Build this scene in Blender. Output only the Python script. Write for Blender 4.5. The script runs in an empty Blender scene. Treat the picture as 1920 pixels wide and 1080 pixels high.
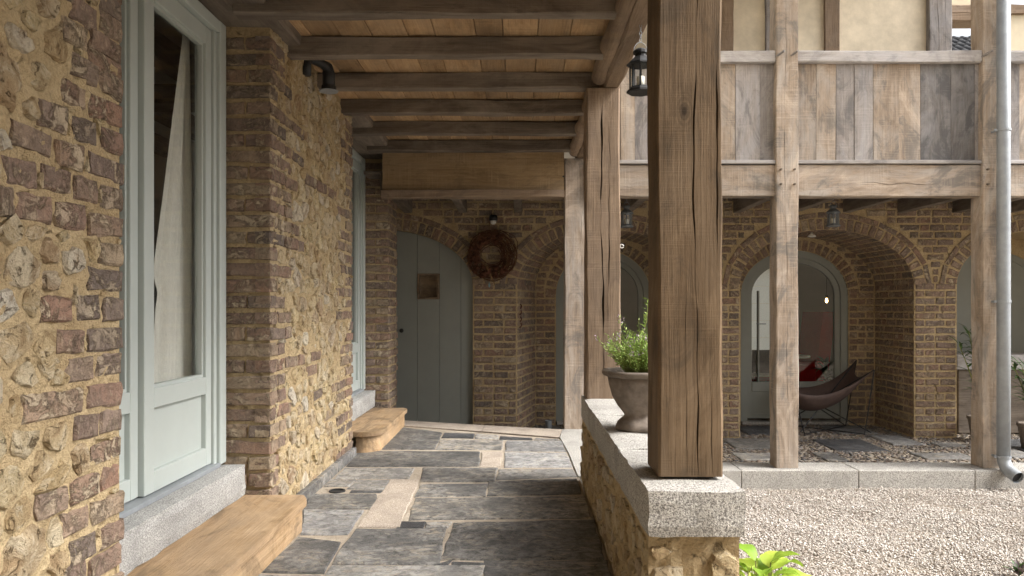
import bpy, math, random
import numpy as np
from mathutils import Vector, Matrix, Euler

# ------------------------------------------------------------------ camera, sky, sun, exposure
SC = bpy.context.scene
COL = SC.collection
cam_d = bpy.data.cameras.new('camera')
cam = bpy.data.objects.new('camera', cam_d)
COL.objects.link(cam)
cam.location = (0, 0, 1.0)
cam.rotation_euler = (math.radians(90), 0, 0)
cam_d.sensor_width = 36
cam_d.lens = 26.25
cam_d.shift_x = -15 / 1920
cam_d.shift_y = 37 / 1920
cam_d.clip_start = 0.05
cam_d.clip_end = 2000
SC.camera = cam

SUN_EL, SUN_AZ = 44, -12          # azimuth measured from +X, counter-clockwise
W = bpy.data.worlds.new('World')
SC.world = W
W.use_nodes = True
wn, wl = W.node_tree.nodes, W.node_tree.links
wn.clear()
w_out = wn.new('ShaderNodeOutputWorld')
w_bg = wn.new('ShaderNodeBackground')
w_sky = wn.new('ShaderNodeTexSky')
w_sky.sky_type = 'NISHITA'
w_sky.sun_disc = False
w_sky.sun_elevation = math.radians(SUN_EL)
w_sky.sun_rotation = math.radians(90 - SUN_AZ)
w_sky.air_density = 1.0
w_sky.dust_density = 6.0
w_sky.ozone_density = 1.0
w_hsv = wn.new('ShaderNodeHueSaturation')      # thin overcast: paler than a clear sky
w_hsv.inputs['Saturation'].default_value = 0.3
w_hsv.inputs['Value'].default_value = 1.0
wl.new(w_sky.outputs[0], w_hsv.inputs['Color'])
wl.new(w_hsv.outputs[0], w_bg.inputs['Color'])
w_bg.inputs['Strength'].default_value = 0.13
wl.new(w_bg.outputs[0], w_out.inputs['Surface'])

sun_d = bpy.data.lights.new('sun', 'SUN')
sun_d.energy = 1.5
sun_d.angle = math.radians(22)
sun_d.color = (1.0, 0.96, 0.9)
sun = bpy.data.objects.new('sun', sun_d)
COL.objects.link(sun)
_sd = Vector((math.cos(math.radians(SUN_EL)) * math.cos(math.radians(SUN_AZ)),
              math.cos(math.radians(SUN_EL)) * math.sin(math.radians(SUN_AZ)),
              math.sin(math.radians(SUN_EL))))
sun.rotation_euler = _sd.to_track_quat('Z', 'Y').to_euler()
sun.location = (3, 2, 6)

SC.view_settings.view_transform = 'Standard'
SC.view_settings.look = 'None'
SC.view_settings.gamma = 1
SC.view_settings.use_curve_mapping = False
SC.view_settings.exposure = 1.44
SC.render.engine = 'CYCLES'
SC.cycles.max_bounces = 8
SC.cycles.diffuse_bounces = 6
SC.cycles.transparent_max_bounces = 12
SC.cycles.use_denoising = True
SC.cycles.sample_clamp_indirect = 6

RNG = random.Random(7)
NP = np.random.default_rng(7)

# ------------------------------------------------------------------ materials
def srgb(r, g, b):
    f = lambda c: c / 12.92 if c <= 0.04045 else ((c + 0.055) / 1.055) ** 2.4
    return (f(r / 255), f(g / 255), f(b / 255), 1)

class Mat:
    def __init__(self, name, rough=0.85, spec=0.25):
        self.m = bpy.data.materials.new(name)
        self.m.use_nodes = True
        self.t = self.m.node_tree
        self.n = self.t.nodes
        self.b = self.n['Principled BSDF']
        self.b.inputs['Roughness'].default_value = rough
        self.b.inputs['Specular IOR Level'].default_value = spec
    def node(self, kind, **kw):
        x = self.n.new(kind)
        for k, v in kw.items():
            setattr(x, k, v)
        return x
    def link(self, a, b):
        self.t.links.new(a, b)
    def coords(self, scale=(1, 1, 1), rnd=True, world=False):
        tc = self.node('ShaderNodeTexCoord')
        src = tc.outputs['Object']
        if world:
            src = self.node('ShaderNodeNewGeometry').outputs['Position']
        if rnd:
            oi = self.node('ShaderNodeObjectInfo')
            ml = self.node('ShaderNodeMath', operation='MULTIPLY')
            self.link(oi.outputs['Random'], ml.inputs[0]); ml.inputs[1].default_value = 57.3
            ad = self.node('ShaderNodeVectorMath', operation='ADD')
            self.link(src, ad.inputs[0]); self.link(ml.outputs[0], ad.inputs[1])
            src = ad.outputs[0]
        mp = self.node('ShaderNodeVectorMath', operation='MULTIPLY')
        self.link(src, mp.inputs[0]); mp.inputs[1].default_value = scale
        return mp.outputs[0]
    def noise(self, vec, scale, detail=4, rough=0.6, dist=0.0):
        x = self.node('ShaderNodeTexNoise')
        x.inputs['Scale'].default_value = scale
        x.inputs['Detail'].default_value = detail
        x.inputs['Roughness'].default_value = rough
        x.inputs['Distortion'].default_value = dist
        if vec is not None:
            self.link(vec, x.inputs['Vector'])
        return x.outputs['Fac']
    def ramp(self, fac, stops, interp='LINEAR'):
        x = self.node('ShaderNodeValToRGB')
        x.color_ramp.interpolation = interp
        els = x.color_ramp.elements
        while len(els) < len(stops):
            els.new(0.5)
        for e, (p, c) in zip(els, stops):
            e.position = p
            e.color = c if len(c) == 4 else (*c, 1)
        self.link(fac, x.inputs['Fac'])
        return x.outputs['Color']
    def mix(self, fac, a, b, blend='MIX'):
        x = self.node('ShaderNodeMix', data_type='RGBA', blend_type=blend)
        for s, v in ((x.inputs[0], fac), (x.inputs[6], a), (x.inputs[7], b)):
            if hasattr(v, 'is_output'):
                self.link(v, s)
            elif isinstance(v, (int, float)):
                s.default_value = v
            else:
                s.default_value = v if len(v) == 4 else (*v, 1)
        return x.outputs[2]
    def math(self, op, a, b=0.0):
        x = self.node('ShaderNodeMath', operation=op)
        for s, v in ((x.inputs[0], a), (x.inputs[1], b)):
            if hasattr(v, 'is_output'):
                self.link(v, s)
            else:
                s.default_value = v
        return x.outputs[0]
    def rand(self):
        """a random number for each object and for each loose piece of a joined mesh"""
        oi = self.node('ShaderNodeObjectInfo')
        ge = self.node('ShaderNodeNewGeometry')
        s = self.math('ADD', oi.outputs['Random'], ge.outputs['Random Per Island'])
        return self.math('FRACT', s)
    def bump(self, h, strength=0.5, dist=0.01):
        x = self.node('ShaderNodeBump')
        x.inputs['Strength'].default_value = strength
        x.inputs['Distance'].default_value = dist
        self.link(h, x.inputs['Height'])
        self.link(x.outputs[0], self.b.inputs['Normal'])
    def color(self, c):
        if hasattr(c, 'is_output'):
            self.link(c, self.b.inputs['Base Color'])
        else:
            self.b.inputs['Base Color'].default_value = c if len(c) == 4 else (*c, 1)
        return self

def G(v):
    return (v, v, v, 1)

def m_brick(name, k=1.0):
    m = Mat(name, 0.92, 0.12)
    r = m.rand()
    base = m.ramp(r, [(0.0, (.235, .170, .140)), (0.12, (.315, .205, .155)), (0.24, (.195, .152, .138)), (0.36, (.325, .195, .145)), (0.47, (.29, .225, .190)),
                      (0.58, (.135, .116, .112)), (0.68, (.37, .27, .20)), (0.78, (.24, .168, .140)), (0.88, (.43, .345, .245)), (1.0, (.29, .185, .140))])
    v = m.coords()
    n1 = m.noise(v, 13, 6, 0.7, 0.4)
    n2 = m.noise(v, 75, 4, 0.75)
    n5 = m.noise(v, 42, 6, 0.75, 0.6)
    c = m.mix(m.math('MULTIPLY', m.ramp(n1, [(0.48, G(0)), (0.58, G(1))]), 0.55), base, (.125, .095, .085))
    n3 = m.noise(v, 14, 8, 0.8, 0.9)
    n4 = m.noise(v, 5, 2, 0.5)
    lim = m.math('MULTIPLY', m.ramp(n3, [(0.50, G(0)), (0.545, G(1))]), m.ramp(n4, [(0.40, G(.1)), (0.58, G(1))]))
    fleck = m.ramp(n5, [(0.56, G(0)), (0.62, G(1))])
    c = m.mix(m.math('MULTIPLY', lim, 0.8), c, (.56, .47, .345))
    c = m.mix(m.math('MULTIPLY', fleck, 0.5), c, (.50, .41, .31))
    c = m.mix(m.math('MULTIPLY', m.ramp(n5, [(0.36, G(1)), (0.42, G(0))]), 0.6), c, (.075, .055, .05))
    c = m.mix(m.math('MULTIPLY', m.ramp(n2, [(0.36, G(1)), (0.46, G(0))]), 0.5), c, (.09, .07, .06))
    c = m.mix(0.12, c, (.46, .35, .24))
    m.color(c)
    m.bump(m.math('ADD', m.math('MULTIPLY', n1, 1.2), m.math('ADD', m.math('MULTIPLY', n5, 1.0), m.math('MULTIPLY', lim, .7))), 1.0, 0.013)
    return m.m

def m_mortar(name, c0=(.58, .46, .285), c1=(.46, .345, .20)):
    m = Mat(name, 0.95, 0.1)
    v = m.coords(rnd=False, world=True)
    n1 = m.noise(v, 5, 6, 0.6)
    n2 = m.noise(v, 90, 6, 0.75)
    n3 = m.noise(v, 24, 5, 0.7)
    c = m.ramp(n1, [(0.3, c1), (0.7, c0)])
    c = m.mix(m.math('MULTIPLY', m.ramp(n2, [(0.36, G(1)), (0.52, G(0))]), 0.45), c, tuple(x * .5 for x in c1))
    c = m.mix(m.math('MULTIPLY', m.ramp(n3, [(0.55, G(0)), (0.75, G(1))]), 0.35), c, tuple(min(1, x * 1.3) for x in c0))
    n4 = m.noise(v, 17, 6, 0.7, 1.0)
    pit = m.ramp(n4, [(0.30, G(1)), (0.38, G(0))])
    c = m.mix(m.math('MULTIPLY', pit, 0.6), c, tuple(x * .4 for x in c1))
    m.color(c)
    m.bump(m.math('SUBTRACT', m.math('ADD', m.math('MULTIPLY', n2, 0.6), m.math('MULTIPLY', n3, 1.4)), pit), 1.0, 0.016)
    return m.m

def m_rubble(name):
    m = Mat(name, 0.95, 0.12)
    r = m.rand()
    base = m.ramp(r, [(0.0, (.58, .455, .275)), (0.16, (.66, .555, .38)), (0.32, (.54, .40, .225)), (0.46, (.70, .575, .35)),
                      (0.58, (.50, .385, .26)), (0.68, (.72, .67, .57)), (0.76, (.60, .47, .29)), (0.84, (.46, .33, .22)), (1.0, (.72, .59, .34))])
    v = m.coords()
    n1 = m.noise(v, 13, 8, 0.75, 0.6)
    n2 = m.noise(v, 85, 6, 0.75)
    n3 = m.noise(v, 34, 6, 0.7, 1.2)
    c = m.mix(m.math('MULTIPLY', m.ramp(n1, [(0.5, G(0)), (0.58, G(1))]), 0.65), base, (.76, .67, .50))
    c = m.mix(m.math('MULTIPLY', m.ramp(n1, [(0.38, G(1)), (0.47, G(0))]), 0.65), c, (.36, .24, .13))
    pit = m.ramp(n3, [(0.36, G(1)), (0.42, G(0))])
    c = m.mix(m.math('MULTIPLY', pit, 0.75), c, (.12, .075, .04))
    c = m.mix(m.math('MULTIPLY', m.ramp(n2, [(0.36, G(1)), (0.5, G(0))]), 0.35), c, (.22, .14, .08))
    m.color(c)
    h = m.math('ADD', m.math('MULTIPLY', n1, 2.2), m.math('MULTIPLY', n2, 0.7))
    m.bump(m.math('SUBTRACT', h, m.math('MULTIPLY', pit, 0.9)), 1.0, 0.018)
    return m.m

def m_wood(name, axis, dark, mid, light, grey=(.30, .27, .25), greyamt=0.4, saw=0.15, rough=0.8, rvar=0.35, knot=None, stain=0.35):
    """grain along one of the object's own axes; knot: a point the grain swirls round"""
    m = Mat(name, rough, 0.2)
    ax = {'x': 0, 'y': 1, 'z': 2}[axis]
    st = lambda q: tuple(q if k == ax else 1 for k in range(3))
    v = m.coords(st(.045))
    u = m.coords((1, 1, 1))
    g1 = m.noise(v, 34, 8, 0.7, 1.0)
    g2 = m.noise(m.coords(st(.02)), 190, 5, 0.75)
    big = m.noise(m.coords(st(.3)), 4.5, 7, 0.65, 1.4)
    fl = m.noise(m.coords(st(.5)), 14, 6, 0.7, 0.8)
    c = m.ramp(g1, [(0.18, dark), (0.5, mid), (0.82, light)])
    c = m.mix(m.math('MULTIPLY', m.ramp(g2, [(0.36, G(1)), (0.50, G(0))]), 0.40), c, tuple(x * .55 for x in dark))
    c = m.mix(m.math('MULTIPLY', m.ramp(big, [(0.44, G(0)), (0.64, G(1))]), greyamt), c, grey)
    c = m.mix(m.math('MULTIPLY', m.ramp(big, [(0.28, G(1)), (0.43, G(0))]), 0.55), c, tuple(x * .6 for x in dark))
    c = m.mix(m.math('MULTIPLY', m.ramp(fl, [(0.30, G(1)), (0.42, G(0))]), 0.4), c, tuple(x * .6 for x in dark))
    stn = m.noise(m.coords(st(.55)), 3.3, 6, 0.7, 1.6)
    c = m.mix(m.math('MULTIPLY', m.ramp(stn, [(0.52, G(0)), (0.62, G(1))]), stain), c, tuple(x * .40 for x in grey))
    c = m.mix(m.math('MULTIPLY', m.ramp(stn, [(0.34, G(1)), (0.46, G(0))]), stain * .7), c, tuple(min(1, x * 1.25) for x in light))
    # band-saw marks: fine lines across the grain, present in patches only
    lines = m.noise(m.coords(tuple(1.0 if k == ax else .012 for k in range(3))), 240, 2, 0.5)
    swm = m.math('MULTIPLY', m.ramp(lines, [(0.52, G(0)), (0.60, G(1))]), m.math('MULTIPLY', m.ramp(m.noise(u, 6, 3), [(0.45, G(0)), (0.62, G(1))]), saw))
    c = m.mix(swm, c, tuple(min(1, x * 1.3) for x in light))
    h = m.math('ADD', m.math('ADD', g1, m.math('MULTIPLY', g2, 0.7)), m.math('MULTIPLY', swm, 0.8))
    if knot:
        tc = m.node('ShaderNodeTexCoord')
        sb_ = m.node('ShaderNodeVectorMath', operation='SUBTRACT'); m.link(tc.outputs['Object'], sb_.inputs[0]); sb_.inputs[1].default_value = knot
        ml = m.node('ShaderNodeVectorMath', operation='MULTIPLY'); m.link(sb_.outputs[0], ml.inputs[0]); ml.inputs[1].default_value = tuple(.55 if k == ax else 1 for k in range(3))
        ln = m.node('ShaderNodeVectorMath', operation='LENGTH'); m.link(ml.outputs[0], ln.inputs[0])
        d = m.math('ADD', ln.outputs['Value'], m.math('MULTIPLY', m.noise(u, 22, 4), .012))
        ringn = m.math('MULTIPLY', m.math('ADD', m.math('SINE', m.math('MULTIPLY', d, 700.0)), 1.0), m.ramp(d, [(0.012, G(.3)), (0.045, G(0))]))
        c = m.mix(ringn, c, tuple(x * .5 for x in dark))
        c = m.mix(m.ramp(d, [(0.012, G(.9)), (0.021, G(0))]), c, tuple(x * .35 for x in dark))
    oi = m.node('ShaderNodeObjectInfo')
    val = m.math('ADD', m.math('MULTIPLY', oi.outputs['Random'], rvar), 1 - rvar / 2)
    hs = m.node('ShaderNodeHueSaturation')
    m.link(c, hs.inputs['Color']); m.link(val, hs.inputs['Value'])
    hs.inputs['Saturation'].default_value = 1
    m.color(hs.outputs[0])
    m.bump(h, 0.6, 0.007)
    return m.m

def m_granite(name, c0=(.45, .435, .405), c1=(.13, .12, .11), top=None):
    m = Mat(name, 0.85, 0.3)
    v = m.coords()
    n1 = m.noise(v, 190, 3, 0.8)
    n2 = m.noise(v, 5, 6, 0.65)
    n3 = m.noise(v, 260, 2, 0.7)
    c = m.ramp(n1, [(0.40, c1), (0.47, tuple(x * .75 for x in c0)), (0.52, c0), (0.6, tuple(min(1, x * 1.4) for x in c0))])
    c = m.mix(m.math('MULTIPLY', m.ramp(n2, [(0.36, G(1)), (0.54, G(0))]), 0.45), c, tuple(x * .5 for x in c0))
    m.color(c)
    m.bump(m.math('ADD', m.math('MULTIPLY', n2, 2.0), m.math('ADD', n1, n3)), 0.6, 0.006)
    return m.m

def m_slate(name, c0, c1, sandy=0.35, rough=0.6):
    m = Mat(name, rough, 0.4)
    v = m.coords()
    n1 = m.noise(v, 3.2, 8, 0.7, 0.6)
    n2 = m.noise(m.coords((.55, 1, 1)), 17, 10, 0.8, 1.4)
    n3 = m.noise(v, 130, 5, 0.75)
    n4 = m.noise(v, 24, 9, 0.78, 0.5)
    c = m.ramp(n1, [(0.36, c0), (0.62, c1)])
    c = m.mix(m.math('MULTIPLY', m.math('MULTIPLY', m.ramp(n4, [(0.49, G(0)), (0.55, G(1))]), m.ramp(n1, [(0.42, G(.15)), (0.56, G(1))])), 0.55), c, tuple(min(1, x * 1.9 + .04) for x in c1))
    sand = m.math('MULTIPLY', m.ramp(n2, [(0.525, G(0)), (0.565, G(1))]), m.ramp(n1, [(0.40, G(0.1)), (0.58, G(1))]))
    c = m.mix(m.math('MULTIPLY', sand, min(1.0, sandy * 2.0)), c, (.44, .375, .28))
    c = m.mix(m.math('MULTIPLY', m.ramp(n4, [(0.38, G(1)), (0.46, G(0))]), 0.8), c, tuple(x * .4 for x in c0))
    c = m.mix(m.math('MULTIPLY', m.ramp(n3, [(0.54, G(0)), (0.7, G(1))]), 0.3), c, (.36, .34, .31))
    oi = m.node('ShaderNodeObjectInfo')
    hs = m.node('ShaderNodeHueSaturation')
    m.link(c, hs.inputs['Color']); m.link(m.math('ADD', m.math('MULTIPLY', oi.outputs['Random'], .5), .68), hs.inputs['Value'])
    m.color(hs.outputs[0])
    m.bump(m.math('ADD', m.math('MULTIPLY', n2, 1.0), m.math('ADD', m.math('MULTIPLY', n4, .8), m.math('MULTIPLY', n3, 0.3))), 0.9, 0.014)
    return m.m

def m_plain(name, c, rough=0.6, spec=0.4, metal=0.0, var=0.12, scale=20, bump=0.15, bdist=0.004):
    m = Mat(name, rough, spec)
    m.b.inputs['Metallic'].default_value = metal
    v = m.coords()
    n = m.noise(v, scale, 6, 0.65)
    n2 = m.noise(v, scale * .17, 4, 0.6)
    f = m.math('ADD', m.math('MULTIPLY', n, 0.6), m.math('MULTIPLY', n2, 0.4))
    lo = tuple(x * (1 - var) for x in c[:3]); hi = tuple(min(1, x * (1 + var)) for x in c[:3])
    m.color(m.ramp(f, [(0.35, lo), (0.65, hi)]))
    if bump:
        m.bump(n, bump, bdist)
    return m.m

def m_leaf(name, c0, c1, trans=0.25, rough=0.5):
    m = Mat(name, rough, 0.35)
    r = m.rand()
    n = m.noise(m.coords(), 30, 3)
    c = m.ramp(m.math('ADD', m.math('MULTIPLY', r, 0.7), m.math('MULTIPLY', n, 0.3)), [(0.1, c0), (0.9, c1)])
    m.color(c)
    tr = m.node('ShaderNodeBsdfTranslucent')
    m.link(c, tr.inputs['Color'])
    mx = m.node('ShaderNodeMixShader')
    mx.inputs[0].default_value = trans
    m.link(m.b.outputs[0], mx.inputs[1]); m.link(tr.outputs[0], mx.inputs[2])
    m.link(mx.outputs[0], m.n['Material Output'].inputs['Surface'])
    return m.m

def m_glass(name, tint=(.96, .965, .955), refl=1.0):
    m = Mat(name)
    t = m.node('ShaderNodeBsdfTransparent'); t.inputs['Color'].default_value = (*tint, 1)
    g = m.node('ShaderNodeBsdfGlossy'); g.inputs['Roughness'].default_value = 0.01
    f = m.node('ShaderNodeLayerWeight')
    f.inputs['Blend'].default_value = 0.5
    sch = m.math('ADD', m.math('MULTIPLY', m.math('POWER', f.outputs['Facing'], 5.0), 0.96), 0.04)
    mx = m.node('ShaderNodeMixShader')
    m.link(m.math('MULTIPLY', sch, refl), mx.inputs[0])
    m.link(t.outputs[0], mx.inputs[1]); m.link(g.outputs[0], mx.inputs[2])
    m.link(mx.outputs[0], m.n['Material Output'].inputs['Surface'])
    return m.m

def m_cloth(name, c, trans=0.45):
    m = Mat(name, 0.9, 0.1)
    n = m.noise(m.coords((1, 1, .3)), 160, 3)
    cc = m.ramp(n, [(0.3, tuple(x * .85 for x in c)), (0.7, c)])
    m.color(cc)
    tr = m.node('ShaderNodeBsdfTranslucent'); m.link(cc, tr.inputs['Color'])
    mx = m.node('ShaderNodeMixShader'); mx.inputs[0].default_value = trans
    m.link(m.b.outputs[0], mx.inputs[1]); m.link(tr.outputs[0], mx.inputs[2])
    m.link(mx.outputs[0], m.n['Material Output'].inputs['Surface'])
    m.bump(n, 0.2, 0.002)
    return m.m

def m_emit(name, c, s):
    m = Mat(name)
    m.b.inputs['Emission Color'].default_value = (*c, 1)
    m.b.inputs['Emission Strength'].default_value = s
    return m.m

M = {}
M['brick'] = m_brick('brick_fired')
M['mortar'] = m_mortar('sand_mortar')
M['mortar_pale'] = m_mortar('pale_mortar', (.42, .36, .28), (.30, .25, .19))
M['rubble'] = m_rubble('rubble_stone')
OAK = dict(dark=(.125, .084, .054), mid=(.235, .170, .116), light=(.33, .248, .178))
for ax in 'xyz':
    M['oak_' + ax] = m_wood('oak_' + ax, ax, **OAK, grey=(.26, .20, .155), greyamt=0.45, saw=0.16)
    M['old_' + ax] = m_wood('old_oak_' + ax, ax, (.072, .058, .047), (.150, .122, .098), (.25, .21, .172), grey=(.28, .24, .20), greyamt=0.6, saw=0.1)
    M['weather_' + ax] = m_wood('weathered_oak_' + ax, ax, (.19, .145, .108), (.35, .28, .218), (.47, .39, .318), grey=(.415, .385, .355), greyamt=0.7, saw=0.3, rvar=0.4, stain=0.75)
M['new_y'] = m_wood('fresh_ceiling_boards', 'y', (.235, .140, .068), (.40, .262, .142), (.50, .355, .215), grey=(.33, .245, .165), greyamt=0.5, saw=0.25, rvar=0.55)
M['new_x'] = m_wood('fresh_oak_x', 'x', (.22, .145, .075), (.32, .225, .125), (.40, .295, .18), grey=(.30, .23, .155), greyamt=0.4, saw=0.3)
M['step_y'] = m_wood('step_oak', 'y', (.29, .185, .095), (.43, .295, .170), (.53, .385, .245), grey=(.34, .25, .165), greyamt=0.7, saw=0.1, stain=.55)
M['dark_z'] = m_wood('grey_stained_oak_z', 'z', (.085, .078, .074), (.165, .152, .145), (.25, .235, .225), grey=(.24, .235, .24), greyamt=0.8, saw=0.15, stain=0.8)
M['grey_x'] = m_wood('silver_oak_x', 'x', (.25, .23, .22), (.38, .355, .34), (.48, .455, .44), grey=(.42, .41, .42), greyamt=0.7, saw=0.1, stain=.5)
M['grey_z'] = m_wood('silver_oak_z', 'z', (.17, .15, .14), (.27, .245, .23), (.37, .34, .32), grey=(.30, .29, .295), greyamt=0.8, saw=0.2, stain=0.7)
M['oak_front'] = m_wood('oak_front', 'z', (.080, .052, .028), (.150, .102, .060), (.21, .150, .094), grey=(.175, .130, .088), greyamt=0.5, saw=0.08, rvar=0, stain=.6, knot=(.484, 2.2, 1.577))
M['granite'] = m_granite('granite')
M['sill'] = m_granite('sill_granite', (.42, .42, .41), (.24, .235, .23))
M['slate_d'] = m_slate('slate_dark', (.085, .085, .086), (.165, .162, .156), 0.30)
M['slate_k'] = m_slate('slate_black', (.042, .045, .050), (.075, .078, .085), 0.08)
M['slate_g'] = m_slate('slate_grey', (.170, .168, .165), (.27, .262, .25), 0.35)
M['slate_b'] = m_slate('slate_blue', (.165, .166, .170), (.27, .268, .265), 0.25)
M['slate_s'] = m_slate('slate_sandy', (.095, .094, .092), (.21, .20, .185), 0.55)
M['slate_p'] = m_granite('pale_flag', (.44, .38, .32), (.32, .27, .22))
M['bed'] = m_mortar('floor_joint_mortar', (.52, .46, .38), (.40, .34, .27))
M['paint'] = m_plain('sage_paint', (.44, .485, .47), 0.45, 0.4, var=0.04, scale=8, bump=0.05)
M['paint_shaded'] = m_plain('sage_paint_shaded', (.265, .28, .26), 0.5, 0.3, var=0.06, scale=6, bump=0.06)  # sage door paint with the shade of the arcade put into its colour
M['glass'] = m_glass('window_glass')
M['lglass'] = m_glass('lantern_glass', (.95, .97, .97), 0.8)
M['plaster'] = m_plain('lime_plaster', (.66, .59, .47), 0.95, 0.1, var=0.18, scale=6, bump=0.3, bdist=0.01)
M['cream'] = m_plain('cream_render', (.74, .66, .50), 0.95, 0.1, var=0.08, scale=7, bump=0.2, bdist=0.01)
M['room'] = m_plain('room_plaster', (.46, .46, .42), 0.9, 0.1, var=0.1, scale=3, bump=0.05)
M['roomfloor'] = m_plain('room_floor', (.22, .17, .12), 0.7, 0.3, var=0.25, scale=5, bump=0.1)
M['curtain'] = m_cloth('curtain_linen', (.95, .945, .90), 0.3)
M['blind'] = m_cloth('white_blind', (.9, .92, .9), 0.7)
M['terracotta'] = m_plain('weathered_terracotta', (.20, .168, .142), 0.9, 0.15, var=0.35, scale=26, bump=0.5, bdist=0.006)
M['soil'] = m_plain('potting_soil', (.03, .022, .016), 1, 0.1, var=0.4, scale=80, bump=1.0, bdist=0.01)
M['black'] = m_plain('black_metal', (.018, .019, .021), 0.5, 0.4, var=0.3, scale=30, bump=0.1)
M['greymetal'] = m_plain('grey_lantern_metal', (.13, .145, .16), 0.45, 0.5, var=0.2, scale=30, bump=0.1)
M['zinc'] = m_plain('zinc', (.30, .325, .35), 0.55, 0.4, metal=0.25, var=0.15, scale=14, bump=0.08)
M['candle'] = m_plain('wax', (.8, .77, .68), 0.5, 0.4, var=0.04, bump=0)
M['leather'] = m_plain('brown_leather', (.095, .064, .056), 0.65, 0.35, var=0.2, scale=14, bump=0.15)
M['rust'] = m_plain('rust', (.11, .035, .022), 0.85, 0.2, var=0.4, scale=40, bump=0.4)
M['twig'] = m_plain('dry_twig', (.105, .050, .030), 0.9, 0.1, var=0.5, scale=30, bump=0.3)
M['twig_pale'] = m_plain('pale_twig', (.22, .135, .070), 0.9, 0.1, var=0.4, scale=30, bump=0.3)
M['cone'] = m_plain('cone_brown', (.095, .042, .026), 0.9, 0.1, var=0.5, scale=30, bump=0.3)
M['white'] = m_plain('white_paint', (.75, .75, .72), 0.5, 0.4, var=0.04, bump=0)
M['red'] = m_plain('red_fabric', (.45, .012, .010), 0.8, 0.3, var=0.15, scale=20, bump=0.2)
M['crimson'] = m_plain('crimson_metal', (.22, .012, .025), 0.5, 0.4, var=0.1, bump=0)
M['greycloth'] = m_plain('grey_fabric', (.13, .14, .155), 0.9, 0.1, var=0.2, scale=30, bump=0.3)
M['copper'] = m_plain('blue_drop', (.22, .34, .38), 0.3, 0.5, var=0.2, bump=0)
M['leaf_ros'] = m_leaf('rosemary_leaf', (.17, .29, .05), (.42, .55, .16))
M['leaf_olea'] = m_leaf('oleander_leaf', (.035, .075, .022), (.10, .17, .055), 0.15)
M['leaf_hosta'] = m_leaf('hosta_leaf', (.20, .36, .035), (.50, .60, .10), 0.3)
M['leaf_purple'] = m_leaf('purple_leaf', (.09, .06, .07), (.16, .13, .12), 0.2)
M['flower'] = m_leaf('lilac_flower', (.34, .24, .36), (.46, .36, .46), 0.2)
M['stem'] = m_plain('green_stem', (.20, .22, .07), 0.7, 0.2, var=0.2, bump=0)
M['tile'] = m_plain('grey_pantile', (.085, .085, .088), 0.8, 0.2, var=0.35, scale=12, bump=0.3)
M['bulb'] = m_emit('lit_bulb', (1.0, .62, .25), 6)
g = Mat('courtyard_gravel', 0.9, 0.2)
r_ = g.rand()
gc_ = (g.ramp(r_, [(0.0, (.49, .445, .395)), (0.2, (.62, .59, .55)), (0.35, (.36, .315, .275)), (0.5, (.55, .50, .45)),
                    (0.7, (.70, .68, .65)), (0.82, (.23, .20, .18)), (0.93, (.48, .42, .37)), (1.0, (.62, .595, .57))]))
gn_ = g.noise(g.coords(rnd=False, world=True), 1.7, 5, 0.65)
g.color(g.mix(g.math('MULTIPLY', g.ramp(gn_, [(0.40, G(1)), (0.58, G(0))]), 0.22), gc_, (.30, .25, .20)))
M['gravel'] = g.m
g = Mat('gallery_cobble', 0.85, 0.3)
r_ = g.rand()
g.color(g.ramp(r_, [(0.0, (.13, .11, .10)), (0.2, (.22, .19, .16)), (0.4, (.10, .10, .105)), (0.6, (.30, .25, .19)),
                    (0.75, (.19, .14, .11)), (0.9, (.30, .275, .245)), (1.0, (.15, .15, .155))]))
M['cobble'] = g.m
M['dirt'] = m_plain('gravel_bed', (.30, .26, .21), 1, 0.1, var=0.3, scale=40, bump=0.6, bdist=0.01)

# ------------------------------------------------------------------ objects and tags
def tag(o, label, cat=None, group=None, kind=None):
    if label: o['label'] = label
    if cat: o['category'] = cat
    if group: o['group'] = group
    if kind: o['kind'] = kind
    return o

def thing(name, label, cat, loc=(0, 0, 0), rz=0.0, group=None, kind='thing'):
    o = bpy.data.objects.new(name, None)
    o.empty_display_size = 0.1
    COL.objects.link(o)
    o.location = loc
    o.rotation_euler = (0, 0, rz)
    return tag(o, label, cat, group, kind)

def from_np(name, v, f, mat, smooth=False):
    me = bpy.data.meshes.new(name)
    me.from_pydata([tuple(p) for p in v], [], [tuple(x) for x in f])
    me.update()
    if mat is not None:
        me.materials.append(M[mat] if isinstance(mat, str) else mat)
    if smooth:
        me.polygons.foreach_set('use_smooth', [True] * len(me.polygons))
    return me

def obj(name, me, parent=None, loc=None, rot=None, scale=None):
    o = bpy.data.objects.new(name, me)
    COL.objects.link(o)
    if parent is not None:
        o.parent = parent
    if loc is not None: o.location = loc
    if rot is not None: o.rotation_euler = rot
    if scale is not None: o.scale = scale
    return o

def copy_tree(o, parent=None):
    c = o.copy()
    COL.objects.link(c)
    c.parent = parent
    for ch in list(o.children):
        copy_tree(ch, c)
    return c

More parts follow.
